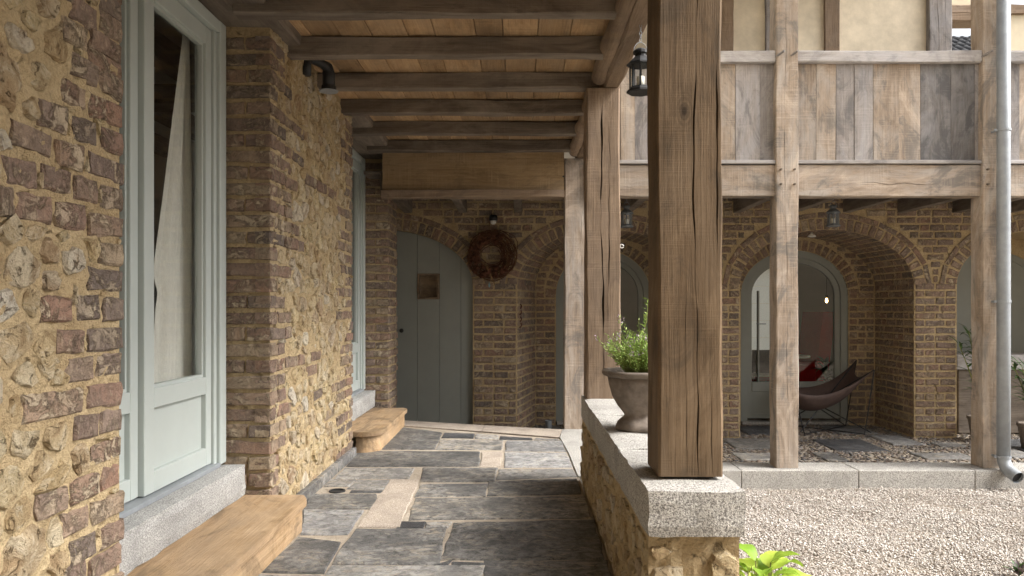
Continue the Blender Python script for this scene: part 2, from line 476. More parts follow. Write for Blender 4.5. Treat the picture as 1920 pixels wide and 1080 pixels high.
class MB:
    """collects shapes of one piece, in the coordinates of its thing"""
    def __init__(s):
        s.v, s.f = [], []
    def add(s, v, f):
        k = len(s.v)
        s.v += [tuple(p) for p in v]
        s.f += [tuple(i + k for i in x) for x in f]
        return s
    def box(s, x0, x1, y0, y1, z0, z1, c=0.0):
        if x0 > x1: x0, x1 = x1, x0
        if y0 > y1: y0, y1 = y1, y0
        if z0 > z1: z0, z1 = z1, z0
        if c <= 0:
            v = [(x, y, z) for z in (z0, z1) for y in (y0, y1) for x in (x0, x1)]
            return s.add(v, [(0, 2, 3, 1), (4, 5, 7, 6), (0, 1, 5, 4), (2, 6, 7, 3), (0, 4, 6, 2), (1, 3, 7, 5)])
        c = min(c, (x1 - x0) * .45, (y1 - y0) * .45, (z1 - z0) * .45)
        V, idx = [], {}
        for sx in (0, 1):
            for sy in (0, 1):
                for sz in (0, 1):
                    X, Y, Z = (x0, x1)[sx], (y0, y1)[sy], (z0, z1)[sz]
                    dx, dy, dz = (c, -c)[sx], (c, -c)[sy], (c, -c)[sz]
                    idx[sx, sy, sz, 0] = len(V); V.append((X, Y + dy, Z + dz))
                    idx[sx, sy, sz, 1] = len(V); V.append((X + dx, Y, Z + dz))
                    idx[sx, sy, sz, 2] = len(V); V.append((X + dx, Y + dy, Z))
        F = []
        I = lambda a, b, c_, d: idx[a, b, c_, d]
        for t in (0, 1):
            q = [I(t, 0, 0, 0), I(t, 1, 0, 0), I(t, 1, 1, 0), I(t, 0, 1, 0)]; F.append(q if t else q[::-1])
            q = [I(0, t, 0, 1), I(1, t, 0, 1), I(1, t, 1, 1), I(0, t, 1, 1)]; F.append(q[::-1] if t else q)
            q = [I(0, 0, t, 2), I(1, 0, t, 2), I(1, 1, t, 2), I(0, 1, t, 2)]; F.append(q if t else q[::-1])
        for a in (0, 1):
            for b in (0, 1):
                q = [I(a, b, 0, 0), I(a, b, 0, 1), I(a, b, 1, 1), I(a, b, 1, 0)]; F.append(q if a == b else q[::-1])
                q = [I(a, 0, b, 2), I(a, 0, b, 0), I(a, 1, b, 0), I(a, 1, b, 2)]; F.append(q if a == b else q[::-1])
                q = [I(0, a, b, 1), I(0, a, b, 2), I(1, a, b, 2), I(1, a, b, 1)]; F.append(q if a == b else q[::-1])
        for a in (0, 1):
            for b in (0, 1):
                for d in (0, 1):
                    q = [I(a, b, d, 0), I(a, b, d, 1), I(a, b, d, 2)]
                    F.append(q if (a + b + d) % 2 else q[::-1])
        return s.add(V, F)
    def tube(s, pts, r, n=8, cap=True):
        pts = [Vector(p) for p in pts]
        rs = r if isinstance(r, (list, tuple)) else [r] * len(pts)
        V, F = [], []
        up = None
        for i, p in enumerate(pts):
            d = (pts[min(i + 1, len(pts) - 1)] - pts[max(i - 1, 0)])
            if d.length < 1e-9: d = Vector((0, 0, 1))
            d.normalize()
            if up is None:
                up = d.orthogonal().normalized()
            else:
                up = (up - d * up.dot(d))
                up = up.normalized() if up.length > 1e-6 else d.orthogonal().normalized()
            w = d.cross(up)
            for k in range(n):
                a = 2 * math.pi * k / n
                V.append(p + (up * math.cos(a) + w * math.sin(a)) * rs[i])
        for i in range(len(pts) - 1):
            for k in range(n):
                F.append((i * n + k, i * n + (k + 1) % n, (i + 1) * n + (k + 1) % n, (i + 1) * n + k))
        if cap:
            F.append(tuple(range(n))[::-1])
            F.append(tuple((len(pts) - 1) * n + k for k in range(n)))
        return s.add(V, F)
    def lathe(s, prof, n=16, ctr=(0, 0), wob=None, close=True):
        V, F = [], []
        for i, (r, z) in enumerate(prof):
            for k in range(n):
                a = 2 * math.pi * (k + .5) / n
                q = r * (1 + (wob(a, z) if wob else 0))
                V.append((ctr[0] + q * math.cos(a), ctr[1] + q * math.sin(a), z))
        for i in range(len(prof) - 1):
            for k in range(n):
                F.append((i * n + k, i * n + (k + 1) % n, (i + 1) * n + (k + 1) % n, (i + 1) * n + k))
        if close:
            F.append(tuple(range(n))[::-1])
            F.append(tuple((len(prof) - 1) * n + k for k in range(n)))
        return s.add(V, F)
    def prism(s, poly, fn, d0, d1):
        """polygon (u, v) extruded between depths d0 and d1; fn(u, v, d) -> xyz"""
        n = len(poly)
        V = [fn(u, v, d0) for u, v in poly] + [fn(u, v, d1) for u, v in poly]
        F = [tuple(range(n))[::-1], tuple(range(n, 2 * n))] + [(k, (k + 1) % n, n + (k + 1) % n, n + k) for k in range(n)]
        return s.add(V, F)
    def mesh(s, name, mat, smooth=False):
        return from_np(name, s.v, s.f, mat, smooth)
    def build(s, name, mat, parent=None, smooth=False, **kw):
        return obj(name, s.mesh(name, mat, smooth), parent, **kw)

def fix(o):
    """consistent outward normals"""
    import bmesh
    bm = bmesh.new(); bm.from_mesh(o.data)
    bmesh.ops.recalc_face_normals(bm, faces=bm.faces)
    bm.to_mesh(o.data); bm.free()
    return o

# ---- rough-sawn timbers: a section lofted along an axis, with edges that wander and real drying cracks
def timber(name, mat, parent, axis, a0, a1, u0, u1, v0, v1, seg=None, wob=0.003, ch=0.008, cracks=(), seed=1, taper=None):
    """axis 'x','y' or 'z' runs from a0 to a1. For 'z' (u, v) = (x, y); 'x': (y, z); 'y': (x, z).
    cracks: (face, function t -> position 0..1 across the face, width, depth, t0, t1)."""
    r = random.Random(seed)
    L = abs(a1 - a0)
    n = seg or max(4, int(L / 0.12))
    corner = [(u0, v0), (u1, v0), (u1, v1), (u0, v1)]
    ph = [[r.uniform(0, 6.28) for _ in range(6)] for _ in range(4)]
    def wobble(k, t, j):
        p = ph[k]
        return wob * (math.sin(t * L * 3.1 + p[j]) + .6 * math.sin(t * L * 8.3 + p[j + 2]) + .4 * math.sin(t * L * 21 + p[j + 4]))
    rows, m = [], None
    cracks = sorted(cracks, key=lambda q: q[1](.5))
    for i in range(n + 1):
        t = i / n
        C = [(c[0] + wobble(k, t, 0), c[1] + wobble(k, t, 1)) for k, c in enumerate(corner)]
        row = []
        for k in range(4):
            p, q = C[k], C[(k + 1) % 4]
            d = (q[0] - p[0], q[1] - p[1]); ln = math.hypot(*d); e = (d[0] / ln, d[1] / ln)
            nrm = (-e[1], e[0])      # points inwards for counter-clockwise corners
            chk = ch * (1 + .5 * math.sin(t * L * 5 + ph[k][0]))
            pts = [(p[0] + e[0] * chk, p[1] + e[1] * chk)]
            for (face, fn, wd, dp, t0, t1) in cracks:
                if face != k: continue
                s_ = fn(t) * ln
                env = max(0.0, min(1.0, min(t - t0, t1 - t) * 9)) if t0 <= t <= t1 else 0.0
                env *= max(.06, .45 + .4 * math.sin(t * L * 7.3 + dp * 900) + .3 * math.sin(t * L * 19 + wd * 4000))
                w_ = wd * env + .0004
                d_ = dp * env
                for off, dd in ((-w_, 0), (0, d_), (w_, 0)):
                    pts.append((p[0] + e[0] * (s_ + off) + nrm[0] * dd, p[1] + e[1] * (s_ + off) + nrm[1] * dd))
            pts.append((q[0] - e[0] * chk, q[1] - e[1] * chk))
            row += pts
        rows.append(row)
    m = len(rows[0])
    V, F = [], []
    for i, row in enumerate(rows):
        a = a0 + (a1 - a0) * i / n
        for (u, v) in row:
            V.append({'z': (u, v, a), 'x': (a, u, v), 'y': (u, a, v)}[axis])
    flip = (axis == 'y') != (a1 < a0)
    for i in range(n):
        for k in range(m):
            q = (i * m + k, i * m + (k + 1) % m, (i + 1) * m + (k + 1) % m, (i + 1) * m + k)
            F.append(q[::-1] if flip else q)
    e0, e1 = tuple(range(m))[::-1], tuple(n * m + k for k in range(m))
    F += [e0[::-1], e1[::-1]] if flip else [e0, e1]
    return obj(name, from_np(name, V, F, mat), parent)

# ---- bricks: a small pool of worn shapes, front face towards local -Y
def brick_geo(r, w, h, d, c=0.0045, rough=1.0):
    xs = [-w / 2 + c, -w / 6, w / 6, w / 2 - c]
    zs = [-h / 2 + c, r.uniform(-.004, .004), h / 2 - c]
    J = lambda a: r.uniform(-a, a) * rough
    V, F = [], []
    for z in zs:
        for x in xs:
            V.append((x + J(.004), J(.0022), z + J(.002)))
    ring = [0, 1, 2, 3, 7, 11, 10, 9, 8, 4]
    def outer(i):
        ix, iz = i % 4, i // 4
        X = -w / 2 if ix == 0 else (w / 2 if ix == 3 else xs[ix])
        Z = -h / 2 if iz == 0 else (h / 2 if iz == 2 else zs[iz])
        return X, Z
    o1, o2 = [], []
    for i in ring:
        X, Z = outer(i)
        X += J(.0045); Z += J(.0038)
        o1.append(len(V)); V.append((X, c + abs(J(.005)), Z))
        o2.append(len(V)); V.append((X, d, Z))
    for iz in range(2):
        for ix in range(3):
            a = iz * 4 + ix
            F.append((a, a + 1, a + 5, a + 4))
    n = len(ring)
    for k in range(n):
        k2 = (k + 1) % n
        F.append((ring[k2], ring[k], o1[k], o1[k2]))
        F.append((o1[k2], o1[k], o2[k], o2[k2]))
    return V, F

BR = random.Random(3)
POOL = {}
def brick_pool(kind):
    if kind not in POOL:
        w = {'s': .21, 'm': .15, 'h': .10}[kind]
        POOL[kind] = [from_np('brick', *brick_geo(BR, w, .058, .07), 'brick', False) for _ in range(16)]
    return POOL[kind]
def brick(parent, pos, w, h, face='-y', name='brick', tilt=0.0, proud=0.0, poolr=BR):
    """one brick whose front centre stands at pos (in the parent's coordinates)"""
    k = 's' if w > .17 else ('m' if w > .125 else 'h')
    w0 = {'s': .21, 'm': .15, 'h': .10}[k]
    rz = {'-y': 0.0, '+x': math.pi / 2, '-x': -math.pi / 2, '+y': math.pi}[face]
    p = Vector(pos) + Vector({'-y': (0, -proud, 0), '+x': (proud, 0, 0), '-x': (-proud, 0, 0), '+y': (0, proud, 0)}[face])
    return obj(name, poolr.choice(brick_pool(k)), parent, p, (0, tilt, rz), (w / w0, 1, h / .058))

def run(lo, hi, r, course, mort=.018, first=None):
    """lengths of a brick course between lo and hi: stretchers and headers as they come"""
    out, x, k = [], lo, 0
    while x < hi - .03:
        w = first if (k == 0 and first) else r.choice([.208, .208, .205, .10, .102, .15])
        if hi - x - w < .07: w = hi - x
        if w > .24: w = (hi - x) * .55
        w = min(w, hi - x)
        out.append((x + mort / 2, x + w + mort / 2 - mort)); x += w; k += 1
    return out

# ---- rubble: stones that fill what the bricks leave, cut out of a nearest-seed raster
def rubble_outlines(u0, u1, v0, v1, rects, r, size=(.05, .12), gap=(.006, .02), res=.006, squash=1.25, miss=0.08):
    nu, nv = int((u1 - u0) / res) + 1, int((v1 - v0) / res) + 1
    U = u0 + (np.arange(nu) + .5) * res; Vv = v0 + (np.arange(nv) + .5) * res
    UU, VV = np.meshgrid(U, Vv, indexing='ij')
    lab = np.full((nu, nv), -1, int)
    occ = np.zeros((nu, nv), bool)
    for (a, b, c, d) in rects:
        occ |= (UU > a - .006) & (UU < b + .006) & (VV > c - .006) & (VV < d + .006)
    seeds = []
    tries = 0
    area = max(1, int((u1 - u0) * (v1 - v0) / (size[0] * size[1]) * 3))
    while tries < area * 6:
        tries += 1
        u, v = r.uniform(u0, u1), r.uniform(v0, v1)
        iu, iv = min(nu - 1, int((u - u0) / res)), min(nv - 1, int((v - v0) / res))
        if occ[iu, iv]: continue
        rad = size[0] + (size[1] - size[0]) * r.random() ** 1.8
        if all(((u - s[0]) / squash) ** 2 + (v - s[1]) ** 2 > (.62 * (rad + s[2])) ** 2 for s in seeds):
            seeds.append((u, v, rad))
    best = np.full((nu, nv), 1e9)
    for i, (u, v, rad) in enumerate(seeds):
        d = np.sqrt(((UU - u) / squash) ** 2 + (VV - v) ** 2) / rad
        k = d < best
        best[k] = d[k]; lab[k] = i
    lab[occ] = -2
    outs = []
    for i, (u, v, rad) in enumerate(seeds):
        if r.random() < miss: continue
        n = r.choice([10, 11, 12, 13])
        g_ = r.uniform(*gap)
        pts = []
        a0 = r.uniform(0, 6.28)
        for k in range(n):
            a = a0 + 2 * math.pi * k / n + r.uniform(-.15, .15)
            t = 0.0
            while t < rad * 1.5:
                iu, iv = int((u + math.cos(a) * t - u0) / res), int((v + math.sin(a) * t - v0) / res)
                if iu < 0 or iv < 0 or iu >= nu or iv >= nv or lab[iu, iv] != i: break
                t += res
            t = max(.010, t - g_) * r.uniform(.80, 1.0)
            pts.append((math.cos(a) * t, math.sin(a) * t))
        if min(math.hypot(*p) for p in pts) < .008 and max(math.hypot(*p) for p in pts) < .02: continue
        outs.append((u, v, pts))
    return outs

def stone_mesh(pts, r, bulge=.014, sink=.03):
    """a broken stone in local coordinates, front towards -Y, x = u, z = v: nearly flush, ragged outline, split face"""
    n = len(pts)
    V, F = [], []
    tx, tz = r.uniform(-.10, .10), r.uniform(-.10, .10)
    R = max(math.hypot(*p) for p in pts)
    for s_, y in ((1.0, sink), (1.0, .003), (.90, -bulge)):
        for (a, b) in pts:
            j = r.uniform(.88, 1.05) if s_ < 1 else 1
            X, Z = a * s_ * j, b * s_ * j
            yy = y
            if y <= 0: yy = y + max(-.008, min(.008, tx * X + tz * Z)) + r.uniform(-.045, .045) * R
            V.append((X, min(yy, .004) if y <= 0 else yy, Z))
    V.append((r.uniform(-.25, .25) * R, -bulge + r.uniform(-.05, .05) * R, r.uniform(-.25, .25) * R))
    for q in range(2):
        for k in range(n):
            k2 = (k + 1) % n
            F.append((q * n + k, q * n + k2, (q + 1) * n + k2, (q + 1) * n + k))
    for k in range(n):
        F.append((2 * n + k, 2 * n + (k + 1) % n, 3 * n))
    return from_np('stone', V, F, 'rubble', False)

def rough_sheet(mb, u0, u1, v0, v1, fn, amp=.004, res=.03, r=NP):
    """a wavy mortar face; fn(u, v, d) maps to xyz with d out of the wall"""
    nu, nv = max(2, int((u1 - u0) / res)), max(2, int((v1 - v0) / res))
    V = []
    for i in range(nu + 1):
        for j in range(nv + 1):
            e = 0 if i in (0, nu) or j in (0, nv) else 1
            V.append(fn(u0 + (u1 - u0) * i / nu, v0 + (v1 - v0) * j / nv, e * float(r.normal(0, amp))))
    F = [(i * (nv + 1) + j, (i + 1) * (nv + 1) + j, (i + 1) * (nv + 1) + j + 1, i * (nv + 1) + j + 1) for i in range(nu) for j in range(nv)]
    mb.add(V, F)
#%%PART2
# ------------------------------------------------------------------ ground, floors, kerbs
ZC = -0.44          # courtyard gravel
ZG = -0.30          # gallery floor
ground = MB().box(-60, 60, -60, 90, ZC - .5, ZC - .012).build('ground', 'dirt')
tag(ground, 'sandy bed of the courtyard beneath the gravel', kind='structure')

def pebbles(name, n, xr, yr, z, size, mat, flat=.6, elong=1.0, reject=None, seed=5, zj=.008, relief=0.0):
    r = np.random.default_rng(seed)
    P = np.stack([r.uniform(*xr, n), r.uniform(*yr, n), z + r.uniform(-zj, zj, n)], 1)
    if reject is not None:
        P = P[~reject(P)]
        n = len(P)
    P[:, 2] += relief * (np.sin(P[:, 0] * 5.1 + 1.3 * np.sin(P[:, 1] * 3.7)) + np.sin(P[:, 1] * 7.3 + P[:, 0] * 2.9) + .7 * np.sin(P[:, 0] * 13 + P[:, 1] * 11))
    base = np.array([(1, 0, 0), (-1, 0, 0), (0, 1, 0), (0, -1, 0), (0, 0, 1), (0, 0, -1)], float)
    fac = np.array([(0, 2, 4), (2, 1, 4), (1, 3, 4), (3, 0, 4), (2, 0, 5), (1, 2, 5), (3, 1, 5), (0, 3, 5)])
    s = r.uniform(size[0], size[1], n)
    V = base[None] * r.uniform(.6, 1.25, (n, 6, 1)) + r.normal(0, .18, (n, 6, 3))
    V *= np.stack([s * elong, s, s * flat], 1)[:, None, :]
    a = r.uniform(0, 6.283, n) if elong == 1 else r.normal(0, .35, n)
    t = r.normal(0, .35, n)
    ca, sa, ct, st = np.cos(a), np.sin(a), np.cos(t), np.sin(t)
    X, Y, Z = V[..., 0], V[..., 1], V[..., 2]
    Y, Z = Y * ct[:, None] - Z * st[:, None], Y * st[:, None] + Z * ct[:, None]
    X, Y = X * ca[:, None] - Y * sa[:, None], X * sa[:, None] + Y * ca[:, None]
    V = np.stack([X, Y, Z], 2) + P[:, None, :]
    me = bpy.data.meshes.new(name)
    nv, nf = n * 6, n * 8
    me.vertices.add(nv); me.vertices.foreach_set('co', V.reshape(-1).astype(np.float32))
    idx = (fac[None] + (np.arange(n) * 6)[:, None, None]).reshape(-1)
    me.loops.add(nf * 3); me.loops.foreach_set('vertex_index', idx.astype(np.int32))
    me.polygons.add(nf); me.polygons.foreach_set('loop_start', np.arange(0, nf * 3, 3, dtype=np.int32))
    me.update(calc_edges=True); me.validate()
    me.materials.append(M[mat])
    return me

gv = obj('gravel', pebbles('gravel', 185000, (.66, 5.4), (3.2, 5.95), ZC - .004, (.0045, .0095), 'gravel', seed=11, relief=.0035,
                           reject=lambda P: P[:, 0] > P[:, 1] * .72 + .35))
tag(gv, 'pale beige gravel covering the courtyard', 'gravel', kind='stuff')

# gallery floor: slabs set among pebbles on edge
gf = MB().box(-1.6, 6.8, 6.24, 8.50, ZG - .4, ZG - .014).build('gallery_floor', 'bed')
tag(gf, 'gallery floor of slate slabs set among small cobbles', kind='structure')
GSL = [(2.89, 3.37, 6.8, 7.4, 'k'), (2.0, 2.48, 6.9, 7.42, 'g'), (3.55, 3.86, 7.1, 7.62, 'b'), (3.95, 4.2, 7.02, 7.2, 'g'),
       (1.3, 1.8, 6.6, 7.1, 'd'), (4.6, 5.1, 6.8, 7.4, 'k'), (2.62, 2.80, 6.36, 6.72, 'd'), (.6, 1.1, 6.9, 7.45, 'd'),
       (2.35, 2.75, 7.7, 8.2, 'k'), (3.3, 3.72, 7.75, 8.25, 'b'), (3.5, 3.95, 6.42, 6.7, 'g'), (1.9, 2.35, 6.4, 6.7, 'g'),
       (4.3, 4.55, 6.5, 6.9, 'b'), (.2, .55, 7.6, 8.2, 'd'), (-.6, -.1, 6.8, 7.3, 'd')]

def slab(parent, poly, z, mat, r, thick=.03, edge=.005, jit=.005, name='slab', grow=.0):
    """one flagstone: outline with chipped edges, softened arris"""
    out = []
    n = len(poly)
    for k in range(n):
        a, b = Vector(poly[k]), Vector(poly[(k + 1) % n])
        m = max(1, int((b - a).length / .09))
        for i in range(m):
            p = a.lerp(b, i / m)
            out.append((p.x + r.uniform(-jit, jit), p.y + r.uniform(-jit, jit)))
    cx = sum(p[0] for p in out) / len(out); cy = sum(p[1] for p in out) / len(out)
    out = [(x + math.copysign(grow, x - cx), y + math.copysign(grow, y - cy)) for x, y in out]
    def ins(d):
        res = []
        for (x, y) in out:
            l = math.hypot(x - cx, y - cy)
            res.append((x - (x - cx) / l * d, y - (y - cy) / l * d))
        return res
    tx, ty = r.uniform(-.002, .002), r.uniform(-.002, .002)
    n = len(out)
    V = [(x - cx, y - cy, -thick) for x, y in out] + [(x - cx, y - cy, -edge) for x, y in out]
    V += [(x - cx, y - cy, tx * (x - cx) + ty * (y - cy)) for x, y in ins(edge * 1.4)]
    F = [tuple(range(2 * n, 3 * n))]
    for q in (0, 1):
        for k in range(n):
            F.append((q * n + k, q * n + (k + 1) % n, (q + 1) * n + (k + 1) % n, (q + 1) * n + k))
    return obj(name, from_np(name, V, F, mat), parent, (cx, cy, z))

SR = random.Random(21)
for (x0, x1, y0, y1, k) in GSL:
    slab(gf, [(x0, y0), (x1, y0), (x1, y1), (x0, y1)], ZG + SR.uniform(-.002, .003), 'slate_' + k, SR)
def in_slab(P):
    m = np.zeros(len(P), bool)
    for (x0, x1, y0, y1, k) in GSL:
        m |= (P[:, 0] > x0 - .01) & (P[:, 0] < x1 + .01) & (P[:, 1] > y0 - .01) & (P[:, 1] < y1 + .01)
    return m
cb = obj('cobbles', pebbles('cobbles', 15000, (-1.5, 6.7), (6.28, 8.36), ZG - .010, (.010, .018), 'cobble', flat=.7, elong=1.5, reject=in_slab, seed=12, zj=.004), gf)
cb['kind'] = 'stuff'

# gallery kerb, one block at a time
kb = thing('granite_kerb', 'low grey granite kerb along the front of the cobbled gallery', 'kerb', (0, 0, 0))
for (x0, x1) in [(.66, .89), (.893, 1.766), (1.769, 2.702), (2.705, 3.632), (3.635, 4.56), (4.563, 5.5), (5.503, 6.5)]:
    MB().box(x0, x1, 5.96, 6.275, ZC - .1, ZG + SR.uniform(-.001, .002), .006).build('block', 'granite', kb)

# slate floor of the passage
fl = MB().prism([(-1.25, -3), (.352, -3), (.352, 5.7), (-1.02, 6.34), (-1.25, 6.5)], lambda u, v, d: (u, v, d), ZC - .3, -.005).build('passage_floor', 'bed')
tag(fl, 'passage floor of dark worn slate flags with sandy joints', kind='structure')
SLABS = [('d', [(-0.995, 6.262), (-0.627, 5.986), (-0.606, 5.287), (-0.982, 5.287)]), ('k', [(-0.606, 5.969), (-0.361, 5.908), (-0.357, 5.733), (-0.598, 5.749)]), ('g', [(-0.347, 5.899), (-0.172, 5.84), (-0.17, 5.701), (-0.342, 5.717)]), ('k', [(-0.153, 5.82), (0.097, 5.742), (0.095, 5.662), (-0.156, 5.677)]), ('g', [(0.117, 5.719), (0.296, 5.67), (0.299, 5.638), (0.111, 5.654)]), ('s', [(-0.603, 5.685), (-0.134, 5.638), (-0.132, 5.273), (-0.595, 5.273)]), ('b', [(-0.102, 5.622), (0.311, 5.607), (0.32, 5.206), (-0.101, 5.219)]), ('b', [(-0.101, 5.166), (0.319, 5.153), (0.326, 4.69), (-0.103, 4.69)]), ('d', [(-1.127, 5.206), (-0.279, 5.192), (-0.263, 4.723), (-1.095, 4.712)]), ('p', [(-0.259, 5.173), (-0.127, 5.173), (-0.123, 4.723), (-0.248, 4.723)]), ('g', [(-1.091, 4.669), (-0.665, 4.653), (-0.658, 4.378), (-1.088, 4.378)]), ('d', [(-0.61, 4.669), (-0.145, 4.658), (-0.145, 4.303), (-0.573, 4.294)]), ('g', [(-0.129, 4.626), (0.328, 4.637), (0.333, 4.425), (-0.141, 4.349)]), ('g', [(-0.95, 4.336), (-0.763, 4.336), (-0.759, 4.121), (-0.95, 4.133)]), ('g', [(-1.10, 4.336), (-0.96, 4.336), (-0.96, 4.19), (-1.10, 4.19)]), ('p', [(-0.744, 4.349), (-0.591, 4.349), (-0.58, 4.146), (-0.557, 3.401), (-0.734, 3.41), (-0.749, 4.167)]), ('d', [(-0.562, 4.241), (-0.187, 4.254), (-0.184, 3.976), (-0.555, 3.964)]), ('d', [(-0.174, 4.294), (0.331, 4.378), (0.326, 4.015), (-0.173, 3.976)]), ('k', [(-0.93, 4.1), (-0.756, 4.096), (-0.755, 4.047), (-0.93, 4.051)]), ('d', [(-1.126, 4.015), (-0.769, 4.007), (-0.737, 3.721), (-1.077, 3.728)]), ('b', [(-1.069, 3.701), (-0.781, 3.691), (-0.763, 3.299), (-0.971, 3.305)]), ('s', [(-0.553, 3.922), (0.346, 3.968), (0.335, 3.565), (-0.53, 3.528)]), ('k', [(-0.567, 3.498), (-0.445, 3.504), (-0.436, 3.393), (-0.559, 3.399)]), ('g', [(-0.435, 3.474), (-0.326, 3.492), (-0.329, 3.399), (-0.43, 3.393)]), ('d', [(-0.746, 3.37), (-0.338, 3.382), (-0.323, 2.915), (-0.736, 2.921)]), ('d', [(-0.309, 3.474), (0.345, 3.528), (0.339, 2.983), (-0.317, 2.972)]), ('d', [(-0.959, 3.265), (-0.765, 3.188), (-0.741, 2.814), (-1.003, 2.833)]), ('k', [(-0.333, 2.921), (-0.277, 2.955), (-0.279, 2.917), (-0.338, 2.908)]), ('k', [(-0.267, 2.942), (-0.149, 2.929), (-0.158, 2.9), (-0.268, 2.9)]), ('g', [(-0.735, 2.888), (-0.143, 2.892), (-0.137, 2.3), (-0.731, 2.3)]), ('d', [(-0.134, 2.955), (0.341, 2.968), (0.341, 2.35), (-0.124, 2.35)]), ('g', [(-0.982, 2.793), (-0.748, 2.789), (-0.74, 2.3), (-1.006, 2.3)]),
         ('d', [(-1.0, 2.28), (-.2, 2.28), (-.2, 1.5), (-1.0, 1.5)]), ('d', [(-.18, 2.32), (.34, 2.32), (.34, 1.5), (-.18, 1.5)]), ('s', [(-1.1, 1.48), (.1, 1.48), (.1, .6), (-1.1, .6)]), ('b', [(.12, 1.48), (.34, 1.48), (.34, .6), (.12, .6)])]
for k, poly in SLABS:
    slab(fl, poly, SR.uniform(-.0015, .003), 'slate_' + k, SR, jit=.007, grow=.004)
hole = MB().lathe([(.034, -.02), (.036, .0015), (.044, .002), (.046, -.01)], 18, (-1.0, 4.085), close=False)
hole.add([(-1.0 + .035 * math.cos(a), 4.085 + .035 * math.sin(a), -.004) for a in [k * .349 for k in range(18)]], [tuple(range(18))])
hole.build('drain_hole', 'black', fl)

ek = thing('granite_edging', 'slanting pale granite edging across the far end of the slate passage', 'edging')
e1 = [(-1.05, 6.62), (-.30, 6.345), (-.31, 6.025), (-1.02, 6.325)]
e2 = [(-.297, 6.344), (.345, 6.12), (.30, 5.75), (-.307, 6.024)]
e3 = [(.348, 6.32), (.655, 6.32), (.655, 4.42), (.345, 4.42), (.335, 5.127), (.308, 5.75), (.348, 6.118)]
for e in (e1, e2, e3):
    MB().prism(e, lambda u, v, d: (u, v, d), ZC - .2, .003).build('block', 'slate_p' if e is not e3 else 'granite', ek)

# ------------------------------------------------------------------ the walls along the passage
XW = -1.136
WR = random.Random(41)

def side_wall(t, y0, y1, z0, z1, rows, r, ch, stones, far=None, jamb_hi=True):
    """bricks and stones on a face that looks towards +X. rows: list of (z, [(ya, yb) ...])"""
    rects = []
    for (z, seq) in rows:
        for (a, b) in seq:
            h = ch - r.uniform(.016, .023)
            brick(t, (XW, (a + b) / 2, z), b - a, h, '+x', proud=r.uniform(-.003, .004), tilt=r.gauss(0, .02))
            rects.append((a, b, z - h / 2, z + h / 2))
    if stones:
        for (u, v, pts) in rubble_outlines(y0, y1, z0, z1, rects, r, **stones):
            obj('stone', stone_mesh(pts, r, r.uniform(.0, .008)), t, (XW - .0025, u, v), (0, 0, math.pi / 2))

# nearest wall: brick toothing at the door jamb, rubble beyond it
nw = thing('stone_wall', 'nearest wall of purple brick and rubble stone cut by the picture edge', 'wall')
mb = MB()
rough_sheet(mb, .5, 2.13, -.05, 2.4, lambda u, v, d: (XW - .007 + d, u, v), .0035, .025)
mb.box(XW - .3, XW - .03, -3, 2.128, -.3, 2.5)
mb.add([(XW - .007, 2.13, -.05), (XW - .007, 2.13, 2.4), (XW - .29, 2.13, 2.4), (XW - .29, 2.13, -.05)], [(0, 1, 2, 3)])
mb.add([(XW - .007, .5, -.05), (XW - .007, .5, 2.4), (XW - .29, .5, 2.4), (XW - .29, .5, -.05)], [(3, 2, 1, 0)])
mb.build('mortar', 'mortar', nw)
CHN = .081
# bricks of the toothing, (start, end, height above the floor) along the wall
NB = []
for (a, b, y) in [(380, 460, 20), (275, 365, 50), (378, 460, 98), (235, 328, 125), (342, 460, 172), (342, 460, 246), (275, 370, 260), (378, 460, 318), (235, 325, 352), (342, 460, 415), (150, 255, 435),
                  (275, 365, 490), (385, 462, 530), (45, 200, 520), (218, 318, 582), (338, 468, 632), (25, 145, 645), (165, 262, 672), (278, 365, 708), (380, 466, 740), (0, 52, 757),
                  (60, 195, 780), (215, 320, 812), (335, 462, 845), (375, 460, 955), (340, 460, 1050), (160, 275, 1160), (290, 375, 1155), (392, 462, 1160), (220, 312, 1280), (330, 460, 1272),
                  (255, 358, 1385), (372, 460, 1368), (90, 315, 1520), (332, 460, 1480), (285, 370, 1602), (380, 458, 1578), (340, 462, 1692), (270, 372, 1832), (385, 450, 1790), (140, 255, 1888),
                  (240, 335, 1955), (348, 465, 1905), (268, 360, 2058), (380, 465, 2002), (250, 325, 2150), (340, 455, 2110), (200, 320, -40), (360, 460, -60)]:
    ya, yb = 1590.4 / (975 - a / 2), 1590.4 / (975 - b / 2)
    sc = (975 - (a + b) / 4) / 1.136
    NB.append((1 + (577 - y / 2) / sc, [(ya, yb)]))
for z in (.06, .14, .215, 1.93, 2.0, 2.08, 2.16, 2.24):
    NB.append((z, [(1.92, 2.02), (2.035, 2.137)]))
side_wall(nw, 1.25, 2.13, -.02, 2.35, NB, WR, CHN, dict(size=(.046, .120), gap=(.003, .013), squash=1.15, miss=.02))

